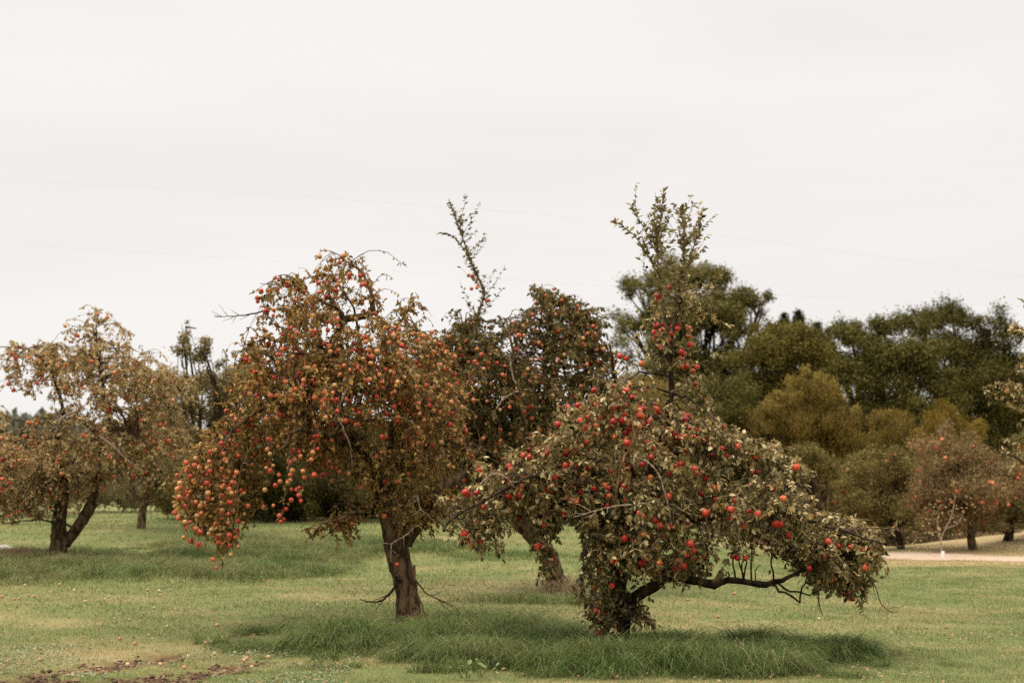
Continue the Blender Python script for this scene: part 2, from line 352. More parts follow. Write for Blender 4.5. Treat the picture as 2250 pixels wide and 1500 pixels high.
ground = mesh_obj('ground', np.stack([X, Y, zz], -1).reshape(-1, 3), [F], ground_material(), smooth=True, kind='structure')
set_attr(ground, 'dirt', dirt.ravel()); set_attr(ground, 'dry', drymask(X, Y).ravel())

# gravel farm road on the right
rc = np.array([[11, 51.5], [13, 48.6], [15, 45.6], [19, 43.4], [24, 42.2], [32, 41.5], [60, 41]], float)
rp, rr_ = resample(np.column_stack([rc, np.zeros(len(rc))]), np.full(len(rc), 1.8), .5)
tn = nrm(np.gradient(rp, axis=0)); sd_ = np.stack([-tn[:, 1], tn[:, 0], 0*tn[:, 0]], -1)
V = []
for k in np.linspace(-1, 1, 7):
    q = rp+sd_*(k*(rr_+.25*(hnoise(rp[:, 0], rp[:, 0]*0, .9, int(5+k*3))-.5)))[:, None]; q[:, 2] = Z(q[:, 0], q[:, 1])+.03*(1-k*k)+.012; V.append(q)
V = np.stack(V, 1); nn_, kk = V.shape[:2]; idx = np.arange(nn_*kk).reshape(nn_, kk)
F = np.stack([idx[:-1, :-1], idx[:-1, 1:], idx[1:, 1:], idx[1:, :-1]], -1).reshape(-1, 4)
road = mesh_obj('road', V.reshape(-1, 3), [F], plainmat('gravel', (.40, .305, .24), .95), smooth=True, kind='structure')

# ------------------------------------------------------------------ grass
def blades(x, y, h, w, lean, seg=2):
    n = len(x); z = Z(x, y)-dirtmask(x, y)*.03; az = rng.random(n)*2*math.pi; la = rng.random(n)*2*math.pi
    base = np.stack([x, y, z-.01], -1); s = np.stack([np.cos(az), np.sin(az), 0*az], -1)*(w/2)[:, None]
    ld = np.stack([np.cos(la), np.sin(la), 0*la], -1); up = np.array([0, 0, 1.])
    la = np.where(rng.random(n) < .5, hnoise(x, y, .28, 91)*16+rng.normal(size=n)*.8, la); ld = np.stack([np.cos(la), np.sin(la), 0*la], -1)
    lean = lean*(.4+1.1*rng.random(n)); hl = (h*lean)[:, None]
    m1 = base+up*(h*.55)[:, None]+ld*hl*.25
    if seg == 2:
        tip = base+up*(h*(1-.25*np.clip(lean, 0, 2)))[:, None]+ld*hl
        V = np.stack([base-s, base+s, m1+s*.7, m1-s*.7, tip], 1).reshape(-1, 3)
        o = (np.arange(n)*5)[:, None]
        return V, [o+np.array([0, 1, 2, 3]), o+np.array([3, 2, 4])]
    m2 = base+up*(h*(.92-.15*lean))[:, None]+ld*hl*.7; tip = base+up*(h*(1.0-.48*lean))[:, None]+ld*hl*1.15
    V = np.stack([base-s, base+s, m1+s*.8, m1-s*.8, m2+s*.55, m2-s*.55, tip], 1).reshape(-1, 3)
    o = (np.arange(n)*7)[:, None]
    return V, [np.concatenate([o+np.array([0, 1, 2, 3]), o+np.array([3, 2, 4, 5])]), o+np.array([5, 4, 6])]
def grass_obj(name, label, x, y, h, w, lean, mat, dry, seg=2):
    V, Fs = blades(x, y, h, w, lean, seg)
    o = mesh_obj(name, V, Fs, M[mat]); set_attr(o, 'dry', np.repeat(dry, 5 if seg == 2 else 7))
    tag(o, label, 'grass', kind='stuff'); return o
n = 420000
y = 11.3*np.exp(rng.random(n)*math.log(52/11.3)); x = (rng.random(n)*2-1)*(.41*y+.7)
keep = (rng.random(n) > dirtmask(x, y)*.96) & (tallmask(x, y) < .8)
rd = segd(x, y, [tuple(p) for p in rc]) > 1.45
x, y = x[keep & rd], y[keep & rd]; n = len(x)
sc_ = y/14
grass_obj('lawn_grass', 'short mown grass with dry clippings between the apple trees', x, y, (.022+.034*rng.random(n))*sc_**.35*(.45+.8*hnoise(x, y, .7, 21)+.5*hnoise(x, y, .18, 22)), .0045*sc_, .9+0*x, 'lawn_blades', np.clip(drymask(x, y)+(rng.random(n) < .11)*.7, 0, 1))
n = 520000
x = rng.uniform(-3.6, 4.6, n); y = rng.uniform(12.9, 18.6, n); tm = tallmask(x, y)
cl = hnoise(x, y, .22, 31)
tm = np.clip(tm*(.45+1.0*hnoise(x, y, .55, 37)), 0, 1)
k = rng.random(n) < tm*(.25+.75*cl)*.62; x, y, tm, cl = x[k], y[k], tm[k], cl[k]; n = len(x)
h = tm**1.15*(.12+.24*cl+.16*rng.random(n)*hnoise(x, y, .5, 33))*(.6+.6*rng.random(n))
grass_obj('tall_grass', 'long dark green grass tufts under the two nearest apple trees', x, y, h, .0045+.004*rng.random(n), .8+.7*cl, 'tall_blades', np.clip((rng.random(n) < .13)*.85+.25*hnoise(x, y, .8, 35), 0, 1), 3)
n = 330000
x = rng.uniform(-16, 2.2, n); y = rng.uniform(20, 36, n); tm = tallmask(x, y); cl = hnoise(x, y, .25, 41)
k = rng.random(n) < tm*(.3+.7*cl); x, y, tm, cl = x[k], y[k], tm[k], cl[k]; n = len(x)
grass_obj('meadow_grass', 'rough unmown grass under the left apple tree and behind the main tree', x, y, tm*(.13+.20*cl+.11*rng.random(n)), .010+0*x, .7+.4*cl, 'tall_blades', np.clip(.18+.55*(hnoise(x, y, 1.1, 43)-.3)+(x < -7)*.12+(rng.random(n) < .12)*.5, 0, 1), 3)
n = 60000     # dry rank grass behind the road and under the far trees
x = rng.uniform(6, 34, n); y = rng.uniform(58, 70, n); k = x < .42*y+2; x, y = x[k], y[k]; n = len(x)
grass_obj('meadow_grass', 'pale dry meadow grass under the far trees beyond the road', x, y, .25+.5*hnoise(x, y, 1.2, 45)*rng.random(n), .03+0*x, .5+0*x, 'dry_blades', rng.random(n)*.4, 2)

# ------------------------------------------------------------------ apples
def apple_mesh(mat, r=.041, ns=12, name='apple'):
    prof = [(0, .62), (.18, .74), (.48, .92), (.84, .66), (1.0, .12), (.93, -.42), (.68, -.82), (.34, -.92), (0, -.80)]
    V = []; F3 = []; F4 = []
    rows = []
    for i, (a, b) in enumerate(prof):
        if a == 0: rows.append([len(V)]); V.append((0, 0, b*r)); continue
        row = []
        for j in range(ns):
            t = 2*math.pi*j/ns; l = 1+.03*math.cos(5*t)*(1 if b < 0 else .4)
            row.append(len(V)); V.append((a*r*l*math.cos(t), a*r*l*math.sin(t), b*r))
        rows.append(row)
    for a, b in zip(rows[:-1], rows[1:]):
        for j in range(ns):
            j2 = (j+1) % ns
            if len(a) == 1: F3.append((a[0], b[j], b[j2]))
            elif len(b) == 1: F3.append((a[j], b[0], a[j2]))
            else: F4.append((a[j], b[j], b[j2], a[j2]))
    s0 = len(V)
    for z, rr in ((.6, .05), (1.45, .035)):
        for j in range(3): V.append((rr*r*math.cos(j*2.1)+(z-.6)*.12*r, rr*r*math.sin(j*2.1), z*r))
    for j in range(3): F4.append((s0+j, s0+(j+1) % 3, s0+3+(j+1) % 3, s0+3+j))
    return np.array(V), np.array(F3), np.array(F4)
AV, AF3, AF4 = apple_mesh(None)
AVl, AF3l, AF4l = apple_mesh(None, ns=8)
ST_MI = np.array([0]*len(AF3)+[0]*(len(AF4)-3)+[1]*3)
PROTO = {}
def apple_proto(mat):
    if mat not in PROTO:
        o = mesh_obj('apple', AV, [AF3, AF4], [M[mat], M['twig']], mat_idx=ST_MI, smooth=True)
        PROTO[mat] = o.data; bpy.data.objects.remove(o)
    return PROTO[mat]
def rotm(n, tilt=.35):
    a = rng.random(n)*2*math.pi; t = rng.normal(size=n)*tilt; b = rng.random(n)*2*math.pi
    return a, t, b
from mathutils import Euler, Matrix, Vector
def hang_apples(pts, mat, root, base, ind=100, scale=1.0, jit=.14):
    """apples as children: the ones that show largest are objects of their own"""
    pts = np.asarray(pts); n = len(pts)
    S = scale*(1+jit*rng.normal(size=n)).clip(.72, 1.25)
    order = np.argsort(pts[:, 1]-S*2); me = apple_proto(mat)
    for i in order[:ind]:
        o = bpy.data.objects.new('apple', me); COL.objects.link(o); o.parent = root
        o.location = tuple(pts[i]-base); s = S[i]; o.scale = (s, s*(1+.05*rng.normal()), s*.95)
        o.rotation_euler = (rng.normal()*.35, rng.normal()*.35, rng.random()*6.28)
    rest = order[ind:]
    if len(rest):
        g = Geo()
        for i in rest:
            R = np.array(Euler((rng.normal()*.35, rng.normal()*.35, rng.random()*6.28)).to_matrix())
            Vv = (AVl*S[i])@R.T+pts[i]
            g.V.append(Vv)
            g.F.setdefault((3, 0), []).append(AF3l+g.n); g.F.setdefault((4, 0), []).append(AF4l[:-3]+g.n); g.F.setdefault((4, 1), []).append(AF4l[-3:]+g.n); g.n += len(Vv)
        o = g.obj('small_apples', [M[mat], M['twig']], root, base, smooth=True); o['kind'] = 'stuff'

# ------------------------------------------------------------------ apple tree builder
def px_path(pts, Y0):
    """(px,py,r_px,dy) -> world points, radii"""
    a = np.array([(p[0], p[1]) for p in pts], float); r = np.array([p[2] for p in pts], float)
    dy = np.array([p[3] if len(p) > 3 else 0. for p in pts], float)
    w = P(a[:, 0], a[:, 1], Y0); w[:, 1] += dy
    return w, r*Y0/FPX*np.where(r > 12, .92, np.where(r > 7, .78, .62))
def sample_blobs(blobs, n, Y0):
    w = np.array([b[5]*b[2]*b[3] for b in blobs], float); w /= w.sum()
    c = rng.choice(len(blobs), n, p=w); B = np.array([b[:5] for b in blobs], float)[c]
    v = rvec(n)*(rng.random((n, 1))**.45)*(1+.22*np.abs(rng.normal(size=(n, 1))))
    S = FPX/Y0
    ctr = P(B[:, 0], B[:, 1], Y0); ap = np.array([b[6] if len(b) > 6 else 1. for b in blobs])[c]
    return ctr+np.stack([v[:, 0]*B[:, 2]/S, v[:, 1]*B[:, 4], v[:, 2]*B[:, 3]/S], -1), ap
def voids(T, s=.42):
    return (hnoise(T[:, 0]+T[:, 1]*.37, T[:, 2]-T[:, 1]*.5, s, 81)+hnoise(T[:, 1]+T[:, 0]*.2, T[:, 2]*1.1+T[:, 0]*.3, s*.8, 82))*.5
def sample_clumpy(blobs, n, Y0, amt=.9, jit=.28):
    T, ap = sample_blobs(blobs, int(n*2.2), Y0); sc = voids(T)+rng.random(len(T))*(1-amt)*2+.0
    k = np.argsort(-(sc+rng.random(len(T))*jit))[:n]; return T[k], ap[k]
def apple_tree(name, label, cat, Y0, trunk, limbs, blobs, nbr, ntw, lmat, bark, leafL, leaves_per, apples, amat,
               sprouts=(), bare=(), strands=(), group=None, ascale=1.0, ind=100, arc=.18, step=.10, twr=.0045, floor=.25, droop=.12, vj=.28):
    S = FPX/Y0
    tw, tr = px_path(trunk, Y0); tw[0, 2] = Z(tw[0, 0], tw[0, 1])-.06; base = np.array([tw[0, 0], tw[0, 1], Z(tw[0, 0], tw[0, 1])])
    root = thing(name, tuple(base), label, cat, group)
    # root flare
    pt, rt = resample(tw, tr, .06); hgt = pt[:, 2]-base[2]; rt = rt*(1+.55*np.exp(-np.clip(hgt, 0, 9)/.11))
    pt[:, :2] += (np.stack([hnoise(hgt*0, hgt, .35, 3), hnoise(hgt*0, hgt, .3, 4)], -1)-.5)*.05
    g = Geo(); V, F = tubes(pt[None], rt[None], 14, .16); g.add(V, F)
    for _ in range(9):   # knots and burrs
        i = rng.integers(3, len(pt)-2); d = rvec(1)[0]; d[2] *= .3; d = nrm(d)
        q = np.stack([pt[i]+d*rt[i]*.5, pt[i]+d*rt[i]*1.0, pt[i]+d*rt[i]*1.22]); V, F = tubes(q[None], (rt[i]*np.array([.5, .38, .12]))[None], 7, .3); g.add(V, F)
    trunk_o = g.obj('trunk', [M[bark]], root, base, smooth=True)
    nodes = []; nid = []; nr = []
    LG = []
    for li, L in enumerate(limbs):
        w, r = px_path(L, Y0); p, r = resample(w, r, .07)
        s_ = np.linspace(0, 6, len(p))
        p[1:-1] += (rng.normal(size=(len(p)-2, 3))*.006) + (np.stack([np.sin(s_*2.3+li), np.cos(s_*1.9+li*2), np.sin(s_*2.9+li)], -1)*.018)[1:-1]
        g = Geo(); V, F = tubes(p[None], r[None], 8, .18); g.add(V, F); LG.append(g)
        nodes.append(p); nid.append(np.full(len(p), li)); nr.append(r)
    nodes = np.concatenate(nodes); nid = np.concatenate(nid); nr = np.concatenate(nr)
    def attach(T, nodes, zpen):
        best = np.zeros(len(T), int)
        for a in range(0, len(T), 400):
            d = T[a:a+400, None]-nodes[None]; c = np.linalg.norm(d, axis=2)+zpen*np.clip(d[..., 2], 0, 9)
            best[a:a+400] = np.argmin(c+rng.random(c.shape)*.12, 1)
        return best
    # secondary branches
    T, _ = sample_blobs(blobs, nbr, Y0); b = attach(T, nodes, .5); s = nodes[b]
    dist = np.linalg.norm(T-s, axis=1)
    c = (s+T)/2; c[:, 2] = np.maximum(s[:, 2], T[:, 2])*.6+c[:, 2]*.4+dist*arc+.03; c += rng.normal(size=c.shape)*.05
    n2 = 9; Pb = bez(s, c, T, n2); Pb[:, 1:-1] += rng.normal(size=(nbr, n2-2, 3))*(dist*.018)[:, None, None]
    r0 = np.minimum(nr[b]*.7, .006+.008*dist*(1+rng.random(nbr))); Rb = r0[:, None]*np.linspace(1, .3, n2)[None]
    for li in range(len(limbs)):
        k = nid[b] == li
        if k.any(): V, F = tubes(Pb[k], Rb[k], 5, .1); LG[li].add(V, F)
    for g in LG: g.obj('limb', [M[bark]], trunk_o, base, smooth=True)
    nodes2 = np.concatenate([Pb[:, 2:].reshape(-1, 3), nodes[nr < .035*15/Y0*2]]) if True else None
    # twigs
    cg = Geo(); T, ap = sample_clumpy(blobs, ntw, Y0, jit=vj); b = attach(T, nodes2, .7); s = nodes2[b]
    d = T-s; dist = np.linalg.norm(d, axis=1); mx_ = .55
    wh = rng.random(ntw) < .07; T[wh] = s[wh]+d[wh]*1.5; d = T-s; dist = np.linalg.norm(d, axis=1)
    k = (dist > mx_) & (~wh | (dist > 1.0)); T[k] = s[k]+d[k]/dist[k, None]*mx_*(.7+.5*rng.random((k.sum(), 1))); d = T-s; dist = np.linalg.norm(d, axis=1)
    c = (s+T)/2; c[:, 2] += dist*(.25+.25*rng.random(ntw)); c += rng.normal(size=c.shape)*.03
    T[:, 2] -= droop*rng.random(ntw)**2
    T[:, 2] = np.maximum(T[:, 2], Z(T[:, 0], T[:, 1])+floor)
    nt_ = 7; Pt = bez(s, c, T, nt_); Pt[:, 1:-1] += rng.normal(size=(ntw, nt_-2, 3))*.008
    V, F = tubes(Pt, (twr*(.7+.6*rng.random((ntw, 1))))*np.linspace(1, .4, nt_)[None], 3); cg.add(V, F, 1)
    def put_leaves(Pt, per, Lsz, down=.35, out=.35, flat=.55):
        m, k = Pt.shape[:2]; tot = int(m*per); i = rng.integers(0, m, tot); u = rng.random(tot)**.7*(k-1.001); a = u.astype(int); f = (u-a)[:, None]
        pos = Pt[i, a]*(1-f)+Pt[i, a+1]*f; td = nrm(Pt[i, a+1]-Pt[i, a])
        d = td*out+rvec(tot)*.8+np.array([0, 0, -down]); 
        V, F = leaves(pos, d, Lsz*(.62+.6*rng.random(tot)), flat=flat); cg.add(V, F, 0)
        # rosette partner leaves at spurs
        j = rng.random(tot) < .45; V, F = leaves(pos[j]+rng.normal(size=(j.sum(), 3))*.006, td[j]*out+rvec(j.sum())*.8+np.array([0, 0, -down]), Lsz*(.5+.6*rng.random(j.sum())), flat=flat); cg.add(V, F, 0)
    put_leaves(Pt, leaves_per, leafL)
    aps = []
    # apples on random twigs
    pr = ap*(.3+rng.random(ntw)**2)*np.exp(-(T[:, 1]-Y0)*.8); pr /= pr.sum(); na = apples
    i = rng.choice(ntw, na, p=pr); u = .45+.55*rng.random(na); a = (u*(nt_-1.001)).astype(int)
    q = Pt[i, a]+rng.normal(size=(na, 3))*.02; q[:, 2] -= .055*ascale; aps.append(q)
    # water sprouts: straight leafy shoots
    for sp in sprouts:
        w, r = px_path(sp['p'], Y0); p, r = resample(w, r, .05)
        V, F = tubes(p[None], r[None], 5); cg.add(V, F, 1)
        st = int(sp.get('from', .15)*len(p)); m = int(sp.get('n', 60)*1.35)
        u = st+rng.random(m)*(len(p)-1.01-st); a = u.astype(int); pos = p[a]*(1-(u-a))[:, None]+p[a+1]*(u-a)[:, None]
        td = nrm(p[a+1]-p[a]); ra = rvec(m); ra[:, 2] *= .4
        V, F = leaves(pos, nrm(ra)*.9+td*.75+np.array([0, 0, -.1]), leafL*(.7+.5*rng.random(m)), wr=.42, flat=.5); cg.add(V, F, 0)
        for _ in range(int(sp.get('side', 0)*1.6)):
            a = rng.integers(st, max(st+1, int(len(p)*.85))); ln = sp.get('sl', .35)*(.5+.8*rng.random()); dr = rvec(1)[0]; dr[2] = abs(dr[2])*.6+.55; dr = nrm(dr)
            q = p[a]+dr*ln*np.linspace(0, 1, 6)[:, None]+np.array([0, 0, 1])*(np.linspace(0, 1, 6)[:, None]**2)*ln*.2
            V, F = tubes(q[None], np.linspace(.003, .0015, 6)[None], 3); cg.add(V, F, 1)
            mm = int(ln*46); u = rng.random(mm)*4.99; b_ = u.astype(int); pos = q[b_]*(1-(u-b_))[:, None]+q[b_+1]*(u-b_)[:, None]
            ra = rvec(mm); ra[:, 2] *= .4
            V, F = leaves(pos, nrm(ra)*.9+dr*.7+np.array([0, 0, -.1]), leafL*(.65+.5*rng.random(mm)), wr=.42, flat=.5); cg.add(V, F, 0)
        for (ax, ay) in sp.get('apples', ()):
            q = P(ax, ay, Y0+rng.normal()*.05); aps.append(q[None])
    # hanging laden shoots
    for st in strands:
        w, r = px_path(st['p'], Y0); p, r = resample(w, r, .05); p[1:] += rng.normal(size=(len(p)-1, 3))*.006
        V, F = tubes(p[None], r[None], 4); cg.add(V, F, 1)
        m = st.get('leaves', 40); u = rng.random(m)*(len(p)-1.01); a = u.astype(int); pos = p[a]
        V, F = leaves(pos+rng.normal(size=(m, 3))*.03, rvec(m)*.8+np.array([0, 0, -.5]), leafL*(.6+.6*rng.random(m))); cg.add(V, F, 0)
        m = st.get('n', 8); lo = st.get('from', .3); u = (lo+(1-lo)*(np.arange(m)+rng.random(m)*.8)/m)*(len(p)-1.01); a = np.clip(u, 0, len(p)-1).astype(int)
        q = p[a]+rng.normal(size=(m, 3))*np.array([.05, .05, .02])*st.get('spread', 1); q[:, 2] -= .045; aps.append(q)
    cg.obj('crown', [M[lmat], M['twig']], root, base)
    bg_ = {}
    for it in bare:
        w, r = px_path(it['p'], Y0); p, r = resample(w, r, .05); p[1:] += rng.normal(size=(len(p)-1, 3))*.004
        g = Geo(); V, F = tubes(p[None], r[None], 6, .12); g.add(V, F)
        for _ in range(it.get('side', 0)):
            a = rng.integers(len(p)//4, len(p)-1); ln = it.get('sl', .25)*(.4+rng.random()); td = nrm(p[a]-p[a-1]); dr = nrm(td*.9+rvec(1)[0]*.8)
            q = p[a]+dr*ln*np.linspace(0, 1, 6)[:, None]+rng.normal(size=(6, 3))*.006; q[0] = p[a]
            V, F = tubes(q[None], np.linspace(min(r[a]*.7, .005), .0012, 6)[None], 4); g.add(V, F)
        o = g.obj(it.get('name', 'bare_branch'), [M[it.get('mat', 'twig')]], root, base, smooth=True)
        if it.get('label'): o['label'] = it['label']
        for (ax, ay) in it.get('apples', ()): aps.append(P(ax, ay, Y0+it['p'][-1][3])[None])
    aps = np.concatenate(aps)
    if len(aps): hang_apples(aps, amat, root, base, ind, ascale)
    return root
#TREES
# ------------------------------------------------------------------ the orchard's nearer apple trees
# blobs: px, py, rx, ry (photo px), depth radius (m), weight, apple weight
apple_tree('apple_tree', 'old apple tree left of centre bowed under strings of orange red apples, arched bare-topped crown', 'apple tree', 18.0,
    trunk=[(905, 1378, 28), (894, 1300, 26), (882, 1235, 27), (864, 1170, 26), (849, 1110, 20), (838, 1050, 20), (826, 1010, 20), (800, 988, 18), (765, 950, 16)],
    limbs=[[(765, 950, 16), (742, 900, 14, -.1), (738, 850, 12, -.2), (722, 800, 11, -.2), (742, 740, 10, -.1), (752, 702, 11), (790, 693, 10), (818, 680, 9), (818, 640, 5), (795, 600, 4, -.1), (755, 572, 3, -.1)],
           [(752, 702, 9), (738, 668, 8), (715, 652, 6, .1), (680, 655, 4, .2), (640, 670, 3, .3)],
           [(826, 1010, 16), (855, 960, 14, .3), (868, 890, 12, .5), (858, 820, 10, .5), (840, 760, 8, .3), (870, 700, 5, .3), (905, 660, 3, .3)],
           [(742, 900, 10, -.1), (700, 872, 9, -.5), (650, 882, 8, -.8), (600, 915, 6, -1.0), (550, 960, 5, -1.1), (510, 1020, 4, -1.2), (490, 1100, 3, -1.2)],
           [(738, 850, 9, -.2), (680, 800, 7, .3), (620, 800, 6, .7), (565, 850, 4, 1.0), (520, 920, 3, 1.2)],
           [(885, 1190, 21, .05), (915, 1148, 19, .1), (940, 1105, 16, .2), (968, 1072, 14, .3), (1010, 1035, 11, .5), (1050, 980, 8, .7)],
           [(845, 1105, 8, -.1), (800, 1125, 6, -.5), (750, 1140, 4, -.8), (700, 1180, 3, -.9)],
           [(800, 988, 10), (720, 960, 8, -.9), (680, 960, 6, -1.2), (650, 1000, 4, -1.3)],
           [(795, 780, 5, .2), (780, 700, 4, .3), (740, 620, 3, .2), (690, 600, 2.5, .1), (640, 625, 2, .0)]],
    blobs=[(745, 622, 125, 60, .9, .30, 2.2), (635, 670, 72, 48, .7, .34, 2.2), (880, 665, 66, 30, .4, .18, .2), (700, 770, 150, 75, 1.3, .60, 1.4), (870, 790, 90, 90, 1.2, .75, 1.7),
           (740, 880, 190, 80, 1.5, 1.05, 1.0), (590, 850, 75, 85, 1.2, .95, 1.2), (545, 950, 75, 70, 1.0, 1.0, 1.3), (470, 1020, 70, 70, .8, .95, 1.2), (480, 1115, 55, 82, .6, .8, .8),
           (660, 960, 80, 60, 1.0, .8, 1.4), (720, 1010, 60, 50, .8, .6, 1.6), (890, 920, 105, 95, 1.2, .85, 1.6), (960, 880, 70, 110, 1.0, .8, 1.5), (950, 1010, 90, 60, .9, .9, .7), (850, 1060, 95, 50, .9, .9, .5), (930, 1120, 80, 42, .7, .7, .4), (840, 1010, 60, 50, 1.1, .8, .6), (760, 1150, 48, 30, .5, .7, 1.0),
           (780, 830, 120, 60, .9, .6, 1.2), (435, 1075, 45, 65, .7, .8, 1.0), (500, 1150, 40, 45, .5, .4, .8), (545, 1060, 40, 70, .5, .5, 1.0), (690, 1165, 40, 25, .3, .3, .2), (930, 1100, 60, 45, .4, .5, .5)],
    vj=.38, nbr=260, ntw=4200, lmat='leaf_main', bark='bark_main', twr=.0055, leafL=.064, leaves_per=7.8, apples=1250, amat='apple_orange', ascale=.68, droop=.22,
    strands=[dict(p=[(560, 900, 2, -1.0), (552, 1000, 2, -1.1), (540, 1100, 1.5, -1.1), (532, 1180, 1.2, -1.1), (527, 1248, 1, -1.1)], n=20, **{'from': .1}, leaves=90),
             dict(p=[(520, 960, 2, -1.1), (500, 1050, 2, -1.2), (490, 1130, 1.5, -1.2), (480, 1200, 1, -1.2)], n=28, **{'from': .1}, leaves=60, spread=.9),
             dict(p=[(540, 960, 2, -.9), (520, 1060, 2, -1.0), (515, 1130, 1.5, -1.0), (500, 1190, 1, -1.0)], n=26, **{'from': .1}, leaves=56, spread=.9),
             dict(p=[(500, 980, 2, -1.3), (460, 1050, 2, -1.3), (450, 1120, 1.5, -1.3), (470, 1185, 1, -1.3)], n=18, **{'from': .1}, leaves=60, spread=.9),
             dict(p=[(560, 990, 2, -.7), (548, 1080, 2, -.8), (550, 1150, 1.3, -.8), (545, 1200, 1, -.8)], n=16, leaves=14),
             dict(p=[(700, 930, 2, -1.1), (672, 1000, 2, -1.2), (660, 1080, 1.5, -1.2), (652, 1150, 1, -1.2)], n=17, leaves=26),
             dict(p=[(740, 900, 2, -1.2), (728, 970, 2, -1.3), (705, 1040, 1.5, -1.3), (694, 1100, 1, -1.3)], n=13, leaves=12),
             dict(p=[(610, 920, 2, -1.1), (620, 980, 2, -1.1), (630, 1050, 1.3, -1.1), (618, 1075, 1, -1.1)], n=10, leaves=12),
             dict(p=[(800, 740, 2, -1.0), (790, 820, 1.6, -1.2), (783, 900, 1.2, -1.2), (790, 965, 1, -1.2)], n=3, leaves=4),
             dict(p=[(825, 700, 2, -.9), (835, 780, 1.8, -1.1), (855, 850, 1.4, -1.1), (850, 900, 1, -1.1)], n=12, leaves=6),
             dict(p=[(850, 740, 2, -.7), (880, 820, 1.8, -.9), (890, 880, 1.4, -.9), (895, 930, 1, -.9)], n=11, leaves=14)],
    bare=[dict(p=[(590, 672, 4, .2), (550, 688, 3, .1), (510, 694, 2, .0), (470, 696, 1, .0)], side=9, sl=.32),
          dict(p=[(640, 632, 2, .1), (600, 622, 1.5, .1), (568, 620, 1, .1)], side=2, sl=.2),
          dict(p=[(872, 1285, 5, -.1), (850, 1312, 4, -.3), (832, 1318, 3, -.4), (800, 1312, 1.5, -.5)], side=7, sl=.22, mat='bark_dark'),
          dict(p=[(912, 1240, 4, -.15), (918, 1290, 4, -.3), (935, 1335, 3, -.4), (950, 1375, 2, -.45)], side=5, sl=.3, mat='bark_main'),
          dict(p=[(914, 1270, 3, -.2), (945, 1300, 2.4, -.45), (990, 1318, 1.6, -.6), (1015, 1330, 1, -.7)], side=6, sl=.3, mat='bark_main'),
          
          dict(p=[(915, 1150, 4, -.1), (906, 1168, 3, -.5), (890, 1180, 2.5, -.8), (874, 1192, 2.2, -.9), (872, 1228, 1.6, -.9)], apples=[(872, 1240)], side=2, sl=.2, mat='twig_pale', label='pale forked bare twig hanging in front of the trunk', name='bare_twig'),
          dict(p=[(874, 1192, 2.2, -.9), (858, 1190, 2, -.95), (848, 1192, 1.3, -1.0), (825, 1200, 1, -1.0)], side=2, sl=.12, mat='twig_pale', name='bare_twig'),
          dict(p=[(905, 1100, 4, -.5), (925, 1092, 3, -.7), (932, 1120, 2, -.8), (948, 1128, 1, -.8)], side=3, sl=.15, mat='twig_pale', name='bare_twig'),
          dict(p=[(790, 860, 5, -1.1), (778, 890, 4, -1.2), (768, 915, 2.5, -1.2), (760, 940, 1, -1.2)], side=6, sl=.2, mat='twig_pale', name='bare_twig'),
          dict(p=[(745, 900, 4, -.8), (770, 940, 3, -1.0), (788, 980, 2.5, -1.1), (795, 1000, 1.5, -1.1)], side=6, sl=.2, mat='twig_pale', name='bare_twig')])

